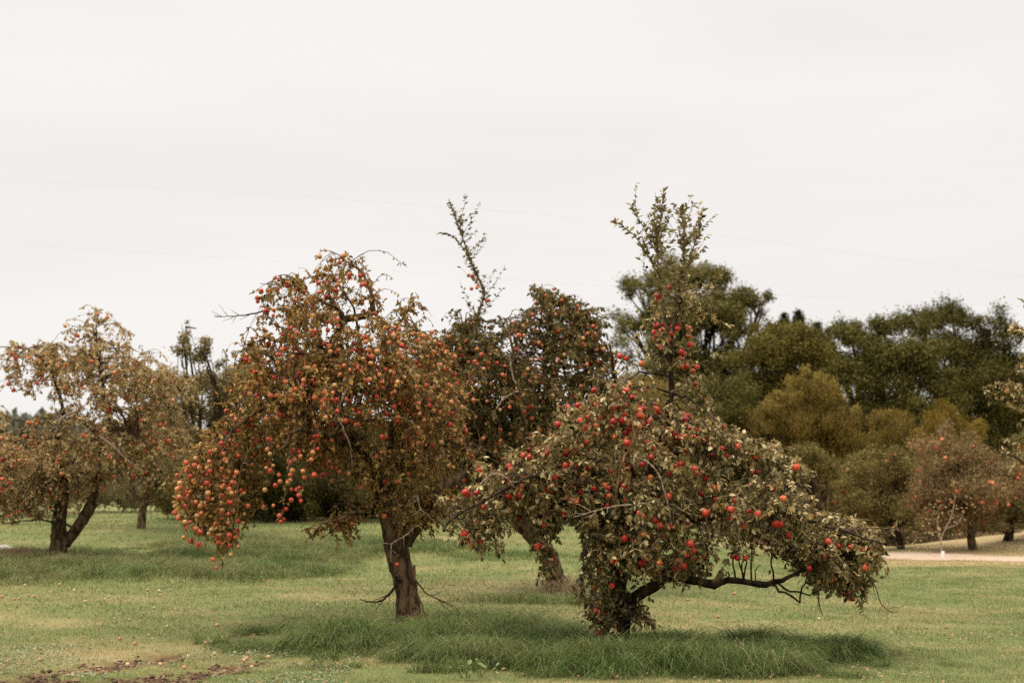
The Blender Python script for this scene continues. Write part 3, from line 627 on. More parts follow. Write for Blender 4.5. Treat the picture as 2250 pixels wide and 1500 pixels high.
apple_tree('apple_tree', 'apple tree with leaning brown trunk rising from dry grass, tall leafy shoot on top', 'apple tree', 22.0,
    trunk=[(1236, 1300, 22), (1216, 1250, 20), (1195, 1200, 20), (1170, 1165, 25), (1140, 1140, 22), (1110, 1105, 18)],
    limbs=[[(1110, 1105, 17), (1085, 1050, 15), (1060, 980, 13, -.2), (1040, 900, 11, -.3), (1030, 820, 8, -.3), (1020, 740, 5, -.3)],
           [(1165, 1160, 17), (1190, 1090, 15, .2), (1200, 1000, 13, .2), (1205, 900, 10, .2), (1200, 800, 8, .2), (1205, 710, 5, .2), (1210, 650, 3, .2)],
           [(1060, 980, 10, -.2), (1110, 900, 8, -.6), (1130, 820, 6, -.8), (1120, 750, 4, -.8)],
           [(1200, 1000, 9, .2), (1260, 920, 8, -.2), (1290, 840, 6, -.4), (1300, 770, 4, -.4)],
           [(1110, 1105, 12), (1040, 1060, 9, -.5), (990, 1010, 6, -.8), (965, 950, 5, -1.0)]],
    blobs=[(1020, 760, 52, 68, .8, .95), (1012, 712, 34, 30, .4, .35), (1075, 735, 40, 28, .5, .4), (1110, 780, 110, 75, 1.3, 1.15), (1205, 715, 95, 70, 1.1, 1.05), (1060, 880, 110, 90, 1.5, 1.3), (1190, 860, 130, 90, 1.5, 1.2), (1280, 790, 70, 80, .9, .95, 1.2), (1330, 850, 60, 70, .8, .8, 1.2), (1300, 730, 50, 40, .6, .8, 1.2), (1320, 940, 80, 60, .8, .8, 1),
           (1000, 950, 60, 90, 1.0, 1.1), (970, 840, 50, 90, .9, 1.0), (1010, 830, 60, 60, .9, .9), (1100, 980, 130, 70, 1.4, 1.3), (1240, 970, 110, 70, 1.2, 1.1), (1060, 1060, 90, 50, 1.0, .9), (1200, 1060, 110, 50, 1.0, .9), (1205, 655, 30, 22, .3, .4), (1290, 710, 35, 35, .4, .45), (1110, 700, 60, 18, .6, .5, .4), (1060, 1040, 60, 90, .4, .6, .5)],
    nbr=300, ntw=6000, lmat='leaf_mid', bark='bark_main', vj=.5, leafL=.068, leaves_per=8.0, apples=850, amat='apple_orange', ascale=.76,
    sprouts=[dict(p=[(1040, 770, 5, -.5), (1052, 700, 4.5, -.5), (1066, 655, 4, -.5), (1052, 620, 3.5, -.5), (1038, 590, 3.2, -.5), (1022, 545, 2.5, -.5), (1006, 500, 2, -.5), (990, 458, 1.2, -.5)], n=150, side=18, sl=.40, apples=[(1030, 604), (1038, 606), (1050, 628), (1048, 632), (1064, 640), (1069, 662), (1074, 660), (1040, 612), (1036, 634)], **{'from': .12}),
             dict(p=[(1022, 560, 2, -.5), (1000, 535, 1.6, -.5), (980, 526, 1.2, -.5), (962, 528, 1, -.5)], n=26, side=0)],
    bare=[dict(p=[(1120, 800, 4, -1.3), (1128, 850, 3, -1.4), (1150, 890, 2, -1.4)], side=3, sl=.2, mat='twig_pale', name='bare_twig'),
          dict(p=[(1160, 870, 3, -1.3), (1120, 885, 3.4, -1.5), (1095, 910, 2.5, -1.5), (1088, 935, 1.5, -1.5)], side=1, sl=.2, mat='twig_pale', name='bare_twig')])

apple_tree('apple_tree', 'nearest apple tree with crimson apples, low spreading grey green crown and blackened dead upright branch', 'apple tree', 15.0,
    trunk=[(1362, 1440, 24), (1363, 1385, 23), (1368, 1340, 24), (1362, 1290, 20), (1378, 1230, 18), (1395, 1160, 17), (1405, 1105, 15)],
    limbs=[[(1370, 1340, 16), (1395, 1312, 15), (1430, 1290, 13.5), (1455, 1270, 12.5), (1480, 1262, 11), (1500, 1264, 12.5), (1540, 1277, 11), (1570, 1286, 12.3), (1600, 1276, 9), (1680, 1278, 8, -.1), (1740, 1262, 6, -.2), (1800, 1235, 5, -.3), (1860, 1225, 3, -.3)],
           [(1680, 1278, 5, -.1), (1720, 1300, 4, -.2), (1745, 1318, 3.5, -.2), (1752, 1290, 3, -.3), (1760, 1260, 2, -.3)],
           [(1660, 1276, 4, 0), (1710, 1285, 4, .1), (1760, 1305, 3, .1), (1800, 1300, 2, .1)],
           [(1405, 1105, 14), (1425, 1050, 12), (1442, 1000, 10), (1462, 940, 9), (1472, 862, 8), (1474, 800, 7)],
           [(1400, 1120, 11), (1340, 1085, 9, -.3), (1270, 1065, 8, -.6), (1190, 1050, 6, -.8), (1110, 1075, 5, -1.0), (1040, 1115, 4, -1.1), (985, 1165, 3, -1.1)],
           [(1425, 1050, 10), (1480, 1000, 9, .2), (1550, 962, 8, .2), (1620, 960, 6, .1), (1690, 1000, 5, .0), (1740, 1060, 3, .0)],
           [(1395, 1160, 12), (1470, 1140, 10, -.5), (1560, 1130, 9, -.8), (1660, 1120, 7, -.9), (1760, 1150, 5, -1.0), (1850, 1180, 3.5, -1.0), (1930, 1195, 2, -1.0)],
           [(1378, 1230, 9), (1330, 1190, 7, -.6), (1290, 1180, 5, -.8), (1270, 1220, 3, -.9)],
           [(1405, 1105, 10), (1500, 1080, 8, .8), (1600, 1080, 6, 1.0), (1700, 1110, 5, 1.0), (1800, 1160, 3, .9)],
           [(1340, 1085, 6, -.3), (1260, 1000, 5, -.3), (1220, 960, 3, -.2)],
           [(1190, 1050, 4, -.8), (1190, 1110, 3, -.9), (1195, 1180, 2, -.9), (1200, 1240, 1.5, -.9)]],
    blobs=[(1478, 655, 90, 60, .5, .17, .12), (1460, 720, 90, 45, .5, .22, 1.6), (1450, 830, 105, 70, .7, .08, 3.0), (1410, 920, 110, 50, .9, .30, 2.2), (1290, 940, 90, 60, .8, .75, 2.2), (1360, 890, 60, 50, .7, .6, 2), (1220, 1000, 80, 50, .8, .8, 2), (1480, 1010, 170, 70, 1.1, 1.25),
           (1190, 1050, 150, 50, .8, 1.1, 1.1), (1060, 1115, 95, 45, .6, 1.0, .9), (1040, 1170, 70, 38, .5, .85, 1.0), (1195, 1185, 34, 85, .5, 1.7, .8), (1150, 1095, 70, 34, .6, .9, 1), (1235, 1090, 70, 50, .8, .9, 1), (1560, 1250, 120, 22, .35, .55, .5), (1480, 1230, 60, 40, .4, .7, .8), (1600, 1010, 130, 52, 1.0, 1.2, .6), (1640, 1110, 180, 70, 1.3, 1.35, .6),
           (1460, 1120, 170, 70, 1.2, 1.3, .9), (1430, 1205, 130, 60, 1.0, 1.2, 1.0), (1320, 1240, 45, 90, .6, 1.25, .6), (1320, 1330, 52, 60, .5, 1.3, .7), (1390, 1350, 45, 40, .4, .9, .7), (1340, 1390, 40, 28, .35, .8, .6), (1750, 1170, 130, 70, 1.0, 1.2, .6), (1845, 1215, 78, 70, .8, 1.1, .6),
           (1810, 1262, 70, 38, .6, 1.0, .8), (1885, 1190, 60, 55, .6, .55, .5), (1870, 1275, 50, 40, .4, .6, .8), (1500, 960, 110, 50, .7, .9, 1.0), (1600, 1200, 130, 48, 1.0, 1.2, .7), (1560, 870, 40, 80, .4, .28, .3), (1140, 1085, 90, 40, .5, .8), (1700, 1050, 80, 45, .8, .9, .5), (1300, 1120, 80, 60, .7, .6, .6)],
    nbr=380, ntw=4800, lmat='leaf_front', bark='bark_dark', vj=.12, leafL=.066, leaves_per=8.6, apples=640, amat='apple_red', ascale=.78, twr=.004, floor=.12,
    sprouts=[dict(p=[(1474, 860, 7.5), (1474, 790, 6.5), (1480, 720, 6), (1490, 650, 5), (1500, 590, 4), (1503, 530, 3), (1500, 480, 2), (1497, 455, 1)], n=130, side=15, sl=.42, **{'from': .4}, apples=[(1478, 718), (1491, 714), (1489, 722), (1476, 733), (1513, 737), (1516, 757), (1523, 815), (1528, 843), (1474, 748), (1495, 789)]),
             dict(p=[(1474, 800, 5, .0), (1466, 740, 4.5, -.05), (1455, 670, 4, -.1), (1445, 600, 3.3, -.1), (1442, 540, 2.6, -.1), (1450, 480, 2, -.1), (1456, 422, 1, -.1)], n=120, side=13, sl=.4, **{'from': .35}, apples=[(1440, 660), (1447, 652), (1442, 717), (1437, 730), (1445, 714), (1441, 741), (1452, 762), (1455, 726)]),
             dict(p=[(1500, 620, 3, .1), (1520, 560, 2.4, .1), (1535, 510, 1.8, .1), (1548, 455, 1, .1)], n=56, side=5, sl=.28),
             dict(p=[(1446, 610, 3, -.1), (1415, 560, 2.2, -.2), (1385, 520, 1.6, -.2), (1345, 492, 1, -.2)], n=52, side=5, sl=.26),
             dict(p=[(1440, 560, 2, -.1), (1410, 500, 1.6, -.1), (1385, 455, 1, -.1)], n=34, side=3, sl=.24),
             dict(p=[(1500, 560, 2, .0), (1500, 500, 1.4, -.1), (1478, 450, 1, -.1)], n=30, side=3, sl=.22),
             dict(p=[(1490, 660, 3, .1), (1530, 650, 2, .2), (1570, 615, 1.5, .2), (1596, 585, 1, .2)], n=36, side=4, sl=.22),
             dict(p=[(1472, 862, 4, -.1), (1510, 860, 3.4, -.2), (1545, 885, 3, -.2), (1575, 935, 2, -.2), (1590, 960, 1, -.2)], n=26, side=2, sl=.2),
             dict(p=[(1487, 690, 3, -.1), (1520, 680, 2.4, -.2), (1560, 705, 2, -.2), (1600, 720, 1, -.2)], n=40, side=3, sl=.22),
             dict(p=[(1480, 690, 2.5, -.1), (1450, 690, 2, -.2), (1420, 710, 1.6, -.3), (1395, 740, 1, -.3)], n=30, side=2, sl=.2),
             dict(p=[(1365, 960, 3, .2), (1395, 880, 2.4, .2), (1420, 820, 2, .1), (1440, 770, 1.4, .1)], n=30, side=3, sl=.3, apples=[(1410, 799), (1376, 787), (1415, 857)]),
             dict(p=[(1300, 960, 3, .3), (1300, 890, 2.4, .3), (1330, 820, 2, .2), (1360, 770, 1.4, .1)], n=26, side=3, sl=.3, apples=[(1305, 857), (1306, 884), (1270, 890), (1362, 782)])],
    bare=[dict(p=[(1400, 1060, 7, .1), (1385, 1010, 6.5, .1), (1366, 955, 6, .1), (1358, 900, 6, .1), (1350, 830, 5.5, .1), (1345, 775, 5, .1), (1341, 755, 2.5, .1)], side=12, sl=.4, mat='bark_dark', label='blackened dead upright branch', name='dead_branch'),
          dict(p=[(1372, 925, 2.5, -1.0), (1373, 985, 4, -1.0), (1356, 1010, 4.2, -1.0), (1344, 1055, 4, -1.0), (1339, 1105, 4, -.9), (1350, 1125, 4, -.7)], mat='twig_orange', label='smooth orange brown bent shoot', name='bare_branch'),
          dict(p=[(1490, 1130, 3, -1.0), (1440, 1105, 3.5, -1.0), (1380, 1108, 3.5, -1.1), (1310, 1118, 2.5, -1.2), (1250, 1135, 1.5, -1.2)], side=5, sl=.2, mat='twig_pale'),
          dict(p=[(1060, 1070, 2.5, -1.2), (1085, 1048, 3, -1.2), (1110, 1052, 2.6, -1.2), (1130, 1075, 1.6, -1.2)], side=2, sl=.15, mat='twig_pale'),
          dict(p=[(1370, 1010, 2, -.9), (1400, 1020, 2.4, -1.0), (1425, 1050, 2.8, -1.1), (1440, 1100, 2.4, -1.1), (1450, 1150, 1.6, -1.1)], side=2, sl=.2, mat='twig_pale'),
          dict(p=[(1740, 1165, 3, -.9), (1830, 1160, 2.4, -1.0), (1900, 1158, 1.8, -1.0), (1965, 1165, 1, -1.0)], side=8, sl=.25, mat='twig'),
          dict(p=[(1860, 1230, 3, -.5), (1890, 1280, 2.2, -.6), (1905, 1320, 1.6, -.6), (1930, 1338, 1, -.6)], side=7, sl=.22, mat='twig'),
          dict(p=[(1790, 1285, 2.5, -.2), (1790, 1320, 2, -.2), (1800, 1348, 1, -.2)], side=4, sl=.12, mat='twig')])

apple_tree('apple_tree', 'blurred apple tree at the left edge with forked dark trunk and hazy orange dotted crown', 'apple tree', 28.0,
    trunk=[(130, 1232, 20), (130, 1190, 19), (132, 1150, 17), (138, 1100, 15), (142, 1050, 13)],
    limbs=[[(138, 1195, 15), (165, 1165, 14), (195, 1115, 14), (212, 1070, 12), (232, 1010, 10), (240, 940, 8), (230, 860, 7), (218, 790, 5), (210, 720, 3)],
           [(142, 1050, 12), (130, 990, 8, -.3), (150, 940, 6, -.4), (140, 860, 6, -.3), (110, 800, 4, -.3), (70, 770, 3, -.3)],
           [(130, 990, 6.5, .3), (70, 950, 5, .6), (20, 960, 4, .8), (-30, 1000, 4, -.9)],
           [(232, 1010, 8), (280, 930, 7, .3), (330, 880, 6, .5), (390, 850, 4, .6)],
           [(232, 1010, 7), (180, 925, 6, .2), (120, 925, 5, .4), (60, 980, 3, .6)],
           [(240, 940, 6), (300, 950, 5, -.6), (350, 990, 4, -.8), (380, 1040, 3, -.9)]],
    vj=.8, blobs=[(90, 790, 85, 35, 1.2, .8), (150, 810, 70, 50, 1.2, .8), (170, 880, 70, 40, 1.0, .5), (30, 820, 60, 40, .8, .55), (215, 770, 75, 72, 1.3, .85), (210, 700, 18, 28, .3, .4), (120, 855, 90, 28, 1.0, .5), (270, 850, 95, 70, 1.5, 1.0), (350, 850, 75, 60, 1.3, .9), (60, 1040, 110, 60, 1.5, 1.35, 1.5),
           (160, 1010, 110, 55, 1.4, 1.1), (50, 1100, 75, 45, 1.0, 1.3), (250, 950, 90, 60, 1.4, 1.0), (290, 1020, 110, 50, 1.2, 1.1), (370, 970, 70, 60, 1.0, .9), (-60, 950, 70, 80, 1.2, 1.0), (120, 1095, 60, 35, .7, 1.0, 1.2), (40, 985, 90, 45, 1.0, 1.0, 1.2), (150, 940, 70, 50, 1, .7, 1), (320, 940, 70, 60, 1.0, .9), (-20, 1080, 60, 60, 1.0, 1.1), (230, 1050, 60, 30, .5, .7)],
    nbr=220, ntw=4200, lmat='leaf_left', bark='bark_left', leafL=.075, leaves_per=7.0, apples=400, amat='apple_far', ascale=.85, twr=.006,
    bare=[dict(p=[(150, 970, 4, -.9), (165, 940, 5, -1.0), (180, 920, 5, -1.0), (195, 912, 4, -.9)], side=4, sl=.5, mat='twig_pale'),
          dict(p=[(255, 965, 4, -1.1), (290, 990, 4, -1.2), (310, 1010, 3, -1.2), (350, 1040, 2, -1.2)], side=5, sl=.4, mat='twig_pale')])

# ------------------------------------------------------------------ background trees
def back_tree(name, label, cat, Y0, base, blobs, cols, leaf=.13, n=12000, style='broad', bark='bark_dark', group=None, apples=0, zr=None, clump=.26, amat='apple_far', core=None):
    S = FPX/Y0; b0 = P(base[0], base[1], Y0); b0[2] = Z(b0[0], b0[1]); root = thing(name, tuple(b0), label, cat, group)
    mk = 'crown_'+'_'.join('%d' % (c*1000) for c in cols[0]+cols[-1])
    if mk not in M: M[mk] = leafmat('foliage', cols, transl=.18, under=tuple(1.25*v for v in cols[len(cols)//2]), undermix=.3, patch=.35, spec=.05, rough=.8)
    C = np.array([P(b[0], b[1], Y0) for b in blobs]); C[:, 1] += rng.normal(size=len(C))*.5
    R = np.array([(b[2]/S, (b[2]+b[3])/2/S if len(b) < 5 else b[4], b[3]/S) for b in blobs]); wt = np.array([b[2]*b[3]*(b[5] if len(b) > 5 else 1) for b in blobs], float)
    top = C[:, 2].max(); r0 = (base[2] if len(base) > 2 else 12)/S*.8; n = int(n*2.6); leaf = leaf*.68
    g = Geo(); cen = (C*wt[:, None]).sum(0)/wt.sum(); fork = b0+(cen-b0)*.38; fork[0] = b0[0]+(cen[0]-b0[0])*.2
    p, r = resample([b0-[0, 0, .1], b0+(fork-b0)*.5+rng.normal(size=3)*.04, fork, fork+(cen-fork)*.6], [r0*1.25, r0, r0*.9, r0*.5], .3)
    V, F = tubes(p[None], r[None], 8, .12); g.add(V, F); trunk_o = g.obj('trunk', [M[bark]], root, b0, smooth=True)
    for jb, c in enumerate(C):
        g = Geo()
        mid = (fork+c)/2+rng.normal(size=3)*.15; p, r = resample([fork, mid, c], [r0*.6, r0*.4, r0*.12], .4); V, F = tubes(p[None], r[None], 5, .1); g.add(V, F)
        for _ in range(6):
            i = rng.integers(len(p)//3, len(p)); e = c+rvec(1)[0]*R[jb]*.7; q, rr2 = resample([p[i], (p[i]+e)/2+rng.normal(size=3)*.1, e], [r0*.22, r0*.12, r0*.04], .4); V, F = tubes(q[None], rr2[None], 4); g.add(V, F)
        g.obj('limb', [M[bark]], trunk_o, b0, smooth=True)
    wt /= wt.sum(); ncl = max(60, n//330); ci = rng.choice(len(C), ncl, p=wt)
    u = rvec(ncl); u[:, 2] = np.where(u[:, 2] < -.55, -u[:, 2], u[:, 2]); cc = C[ci]+u*R[ci]*(.25+.72*rng.random((ncl, 1))**.6)*(1+.13*rng.normal(size=(ncl, 1)))*(.74+.5*hnoise(u[:, 0]*1.5+ci*3.1, u[:, 2]*1.5+u[:, 1], .8, 7))[:, None]
    cr_ = R[ci].mean(1)*clump*1.1*(.6+.8*rng.random(ncl)); w2 = cr_**2; w2 /= w2.sum(); k = rng.choice(ncl, n, p=w2)
    off = rng.normal(size=(n, 3))*cr_[k, None]*np.array([.56, .56, .46 if style == 'broad' else .62])
    pos = cc[k]+off; ov = nrm(off+u[k]*cr_[k, None]*.5)
    if style == 'willow':
        d = nrm(rvec(n)*.45+np.array([0, 0, -1.])+u[k]*.3); up = nrm(ov*1.2+rvec(n)*.5); V, F = leafquads(pos, d, up, leaf*(1.1+1.0*rng.random(n)), .30)
    elif style == 'feather':
        d = nrm(rvec(n)*.4+np.array([0, 0, .9])+u[k]*.8); up = nrm(ov*1.1+rvec(n)*.5); V, F = leafquads(pos, d, up, leaf*(1.1+1.0*rng.random(n)), .28)
    else:
        d = rvec(n)+np.array([0, 0, -.2]); up = nrm(ov*1.1+rvec(n)*.55); V, F = leafquads(pos, d, up, leaf*(.7+.7*rng.random(n)), .62)
    cg = Geo(); cg.add(V, F); cg.obj('crown', [M[mk]], root, b0)
    if apples:
        i = rng.choice(n, apples); q = pos[i]+np.array([0, -.1, -.05]); hang_apples(q, amat, root, b0, min(apples, 60), 1.25)
    return root
OLIVE = [(0.038, 0.032, 0.007), (0.085, 0.072, 0.016), (0.15, 0.128, 0.034), (0.21, 0.17, 0.052)]
DARK = [(0.024, 0.023, 0.006), (0.054, 0.05, 0.013), (0.098, 0.09, 0.026), (0.15, 0.13, 0.042)]
BROWN = [(0.048, 0.034, 0.008), (0.11, 0.078, 0.019), (0.18, 0.125, 0.036), (0.25, 0.14, 0.045)]
OCHRE = [(0.08, 0.056, 0.012), (0.155, 0.112, 0.028), (0.26, 0.19, 0.055), (0.37, 0.28, 0.1)]
YELL = [(0.12, 0.085, 0.016), (0.2, 0.14, 0.03), (0.3, 0.21, 0.055)]
GREY = [(0.065, 0.053, 0.014), (0.14, 0.115, 0.036), (0.23, 0.19, 0.075), (0.3, 0.215, 0.09)]
POP = [(0.045, 0.041, 0.011), (0.1, 0.091, 0.028), (0.18, 0.163, 0.06), (0.25, 0.225, 0.095)]
GG = 'trees standing behind the orchard'
# left and middle background
back_tree('apple_tree', 'hazy tree with tall thin leafy spires behind the left apple tree', 'tree', 36, (455, 1152, 12), [(412, 720, 11, 28, .3, 7), (416, 775, 26, 45, .5, 3.5), (452, 775, 20, 42, .5, 3.5), (490, 780, 20, 36, .5, 3.5), (455, 850, 85, 55, 1.6), (440, 930, 95, 60, 1.6), (430, 1060, 80, 60, 1.5), (380, 1000, 60, 60, 1.4), (520, 840, 50, 60, 1.2), (470, 1010, 90, 60, 1.5), (400, 870, 60, 50, 1.2), (370, 920, 60, 60, 1.2)], [(.10, .082, .032), (.18, .15, .065), (.27, .22, .11), (.34, .26, .14)], .10, 15000, apples=30, group=GG)
back_tree('apple_tree', 'small distant tree with slim brown trunk in the gap right of the left apple tree', 'tree', 39, (312, 1150, 11), [(330, 960, 80, 60, 1.3), (300, 1020, 70, 40, 1.1), (370, 1020, 60, 50, 1.0), (390, 1090, 45, 40, .8, .7)], BROWN, .10, 8000, apples=20, bark='bark_main', group=GG)
back_tree('tree', 'dark bushy tree with low skirt behind the hanging strings of apples', 'tree', 44, (590, 1160, 12), [(590, 1050, 75, 70, 1.8), (540, 960, 70, 60, 1.5), (640, 960, 80, 60, 1.6), (630, 1100, 80, 45, 1.3), (470, 1090, 60, 55, 1.2), (540, 1115, 80, 38, 1.3), (400, 1080, 50, 55, 1.2)], DARK, .12, 15000, group=GG)
back_tree('tree', 'dark rounded tree seen just left of the main trunk', 'tree', 46, (750, 1160, 12), [(740, 1060, 80, 70, 1.8), (790, 980, 80, 60, 1.6), (700, 1110, 70, 45, 1.3), (800, 1100, 60, 50, 1.2), (870, 1090, 60, 50, 1.2)], [(0.042, 0.039, 0.013), (0.083, 0.070, 0.024), (0.136, 0.109, 0.040)], .12, 14000, group=GG)
back_tree('tree', 'pale olive tree top showing between the main tree and the tall shoot', 'tree', 52, (930, 1160, 12), [(935, 790, 55, 50, 1.2), (900, 860, 70, 60, 1.5), (960, 900, 80, 80, 1.8), (930, 1010, 90, 70, 1.8)], [(0.106, 0.087, 0.031), (0.181, 0.147, 0.059), (0.257, 0.203, 0.089)], .12, 13000, group=GG)
back_tree('tree', 'brown green tree behind the leaning trunk in the middle', 'tree', 44, (1055, 1160, 11), [(1050, 1050, 90, 60, 1.6), (1120, 1000, 90, 60, 1.6), (1010, 980, 70, 60, 1.4), (1080, 1090, 80, 40, 1.0), (980, 1070, 60, 55, 1.2)], BROWN, .12, 11000, group=GG)
back_tree('apple_tree', 'distant apple tree with thin dark trunk seen under the nearest tree\'s left boughs', 'tree', 42, (1252, 1165, 8), [(1260, 1040, 80, 55, 1.5), (1330, 1010, 80, 60, 1.5), (1230, 960, 70, 50, 1.2), (1350, 1080, 60, 40, 1.0)], [(0.106, 0.070, 0.026), (0.181, 0.119, 0.048), (0.272, 0.154, 0.071)], .11, 10000, apples=50, group=GG)
back_tree('bush', 'yellow green bush behind the dead upright branch', 'bush', 56, (1420, 1175, 10), [(1400, 880, 85, 55, 1.6), (1450, 930, 80, 60, 1.6), (1370, 960, 80, 60, 1.6), (1430, 1040, 100, 80, 1.8), (1510, 950, 40, 50, 1)], [(0.151, 0.119, 0.033), (0.242, 0.182, 0.054), (0.333, 0.245, 0.089)], .11, 15000, style='feather', group=GG)
back_tree('tree', 'dark olive tree filling the gap right of the orange shoot', 'tree', 60, (1560, 1190, 10), [(1540, 960, 70, 80, 1.8), (1600, 900, 90, 80, 2.0), (1560, 1060, 110, 90, 2.0), (1660, 990, 80, 90, 2.0)], DARK, .14, 15000, style='broad', group=GG)
back_tree('bush', 'pale brushy scrub on the slope right of the forked left trunk', 'bush', 52, (270, 1120, 3), [(250, 1095, 70, 26, 1.0), (330, 1100, 60, 28, 1.0), (190, 1090, 50, 22, .9)], [(.13, .105, .05), (.20, .17, .09), (.27, .23, .13)], .12, 7000, style='feather', group=GG)
back_tree('bush', 'low olive thicket behind the left apple tree', 'bush', 50, (70, 1120, 4), [(60, 1085, 80, 34, 1.2), (0, 1075, 60, 40, 1.1), (130, 1095, 50, 28, 1.0)], [(.09, .078, .03), (.15, .13, .06), (.20, .17, .085)], .12, 8000, group=GG)
back_tree('bush', 'dark thicket closing the view under the hanging strings of apples', 'bush', 47, (450, 1150, 4), [(440, 1110, 80, 36, 1.2), (520, 1110, 70, 38, 1.2), (370, 1105, 40, 34, 1.0), (600, 1120, 70, 32, 1.1)], [(.05, .04, .013), (.09, .072, .026), (.14, .11, .042)], .12, 12000, group=GG)
back_tree('bush', 'dark thicket left of the main trunk', 'bush', 48, (700, 1150, 4), [(680, 1112, 70, 36, 1.2), (760, 1112, 70, 36, 1.2), (830, 1112, 60, 36, 1.2), (920, 1105, 70, 40, 1.2), (1010, 1115, 60, 32, 1.1)], [(.045, .038, .013), (.08, .066, .024), (.125, .10, .038)], .12, 14000, group=GG)
# right background
back_tree('tall_tree', 'tallest background tree, loose grey green crown behind the leafy shoots', 'tree', 76, (1560, 1195, 20), [(1405, 635, 60, 42, 1.5, .8), (1480, 612, 65, 42, 1.6, .9), (1560, 622, 68, 42, 1.6, 1.1), (1625, 665, 58, 45, 1.5, 1.2), (1668, 668, 30, 30, .8, .9), (1385, 710, 52, 38, 1.4, .8), (1470, 710, 80, 60, 2.2), (1570, 705, 85, 55, 2.2, 1.3), (1610, 740, 50, 40, 1.5, 1.1), (1420, 780, 70, 45, 1.8, .9), (1500, 800, 75, 60, 2.0, 1.1), (1530, 870, 65, 60, 1.8), (1440, 860, 70, 60, 1.8), (1600, 810, 60, 60, 1.8), (1570, 920, 90, 70, 2), (1640, 870, 60, 60, 1.6)], POP, .20, 42000, group=GG, clump=.26)
back_tree('willow_tree', 'olive willow leaning left of the dark conifers', 'tree', 68, (1700, 1200, 12), [(1705, 738, 52, 42, 1.3, 1.2), (1750, 775, 65, 60, 1.8), (1675, 795, 65, 62, 1.6, 1.1), (1720, 870, 85, 70, 2.0), (1650, 880, 60, 60, 1.6)], OLIVE, .17, 22000, style='broad', group=GG)
back_tree('willow_tree', 'broad dark green willow dome above the ochre bush', 'tree', 72, (1930, 1200, 18), [(1870, 745, 70, 48, 1.8), (1950, 728, 80, 45, 1.9), (1820, 745, 45, 36, 1.4), (1830, 830, 80, 70, 2.0), (1930, 830, 100, 80, 2.5), (2030, 820, 65, 85, 2.0), (2060, 900, 55, 70, 1.6), (1950, 930, 110, 80, 2.4), (1800, 790, 40, 40, 1)], [(.032, .030, .008), (.075, .070, .018), (.13, .122, .036), (.195, .175, .058)], .18, 36000, style='broad', group=GG, clump=.24)
back_tree('willow_tree', 'tall dark rounded tree at the right, sky showing through its top', 'tree', 84, (2150, 1200, 20), [(2015, 700, 50, 36, 1.4, 1.1), (2100, 702, 75, 42, 1.8, 1.1), (2165, 730, 55, 46, 1.5, 1.1), (2090, 780, 80, 60, 2.2), (2180, 800, 70, 70, 2.2), (2230, 850, 60, 70, 2.0), (2150, 880, 100, 80, 2.6), (2260, 930, 80, 80, 2.2), (2170, 980, 100, 70, 2.2)], DARK, .20, 34000, style='broad', group=GG)
def conifer(label, px, top, Y0, bot, w):
    b = P(px, bot, Y0); b[2] = Z(b[0], b[1]); t = P(px, top, Y0); root = thing('conifer', tuple(b), label, 'conifer', 'dark conifers behind the willows')
    p, r = resample([b, (b+t)/2, t], [.3, .2, .03], 1.0); g = Geo(); V, F = tubes(p[None], r[None], 6); g.add(V, F); g.obj('trunk', [M['bark_dark']], root, b)
    H = t[2]-b[2]; n = 9000; q = rng.random(n)**.6; az = rng.integers(0, 90, n)*.9+q*0; lay = np.round(q*26)/26+.01*rng.normal(size=n)
    rad = (1-lay)**1.1*w*(.75+.5*hnoise(az*3, lay*30, 1, 3)); f = rng.random(n)**.6
    pos = np.stack([b[0]+np.cos(az)*rad*f, b[1]+np.sin(az)*rad*f, b[2]+H*(.0+1.0*lay)-rad*f*.25], -1)+rng.normal(size=(n, 3))*.09
    d = np.stack([np.cos(az), np.sin(az), -.3+0*az], -1)+rvec(n)*.5; V, F = leafquads(pos, d, nrm(np.array([0, 0, 1.])+rvec(n)*.6), .20+.14*rng.random(n), .4)
    g = Geo(); g.add(V, F); g.obj('crown', [M['conifer']], root, b)
M['conifer'] = leafmat('conifer', [(.010, .012, .007), (.020, .022, .011), (.034, .034, .018)], transl=.1, patch=.3)
conifer('leftmost short dark conifer tip beside the olive willow', 1733, 688, 100, 1150, 5.5)
conifer('tallest dark conifer with ragged pointed top behind the willows', 1765, 682, 96, 1150, 7.5)
conifer('rightmost blunt dark conifer next to the broad willow', 1806, 708, 98, 1150, 6.0)
back_tree('bush', 'large feathery ochre bush in front of the dark willows', 'bush', 58, (1790, 1200, 8), [(1765, 858, 42, 38, 1.2), (1815, 880, 40, 42, 1.3), (1722, 890, 38, 44, 1.2), (1872, 925, 38, 34, 1.2), (1760, 945, 75, 50, 1.8, 1.2), (1835, 940, 60, 45, 1.6, 1.2), (1685, 945, 42, 50, 1.3), (1830, 960, 70, 50, 1.6), (1720, 1000, 60, 45, 1.4), (1860, 1000, 60, 40, 1.2)], OCHRE, .13, 26000, style='feather', group=GG, clump=.19)
back_tree('bush', 'small golden bush between the willow and the red dotted apple tree', 'bush', 60, (2080, 1195, 5), [(2085, 915, 38, 36, .9), (2050, 960, 45, 35, .9), (2130, 950, 40, 34, .9), (2080, 1000, 60, 40, 1)], YELL, .12, 8000, style='feather', group=GG)
back_tree('bush', 'smaller olive brown bush tucked right of the large ochre bush', 'bush', 62, (1950, 1195, 5), [(1945, 930, 34, 28, .8), (1985, 955, 34, 28, .8), (1960, 985, 50, 40, 1)], OCHRE, .12, 5000, style='feather', group=GG)
back_tree('small_tree', 'small round grey green tree with twisted trunk beyond the nearest tree', 'tree', 50, (1822, 1205, 9), [(1775, 1010, 50, 36, .9), (1820, 1040, 40, 34, .8), (1745, 1040, 30, 28, .7)], GREY, .10, 6500, group=GG, bark='bark_main')
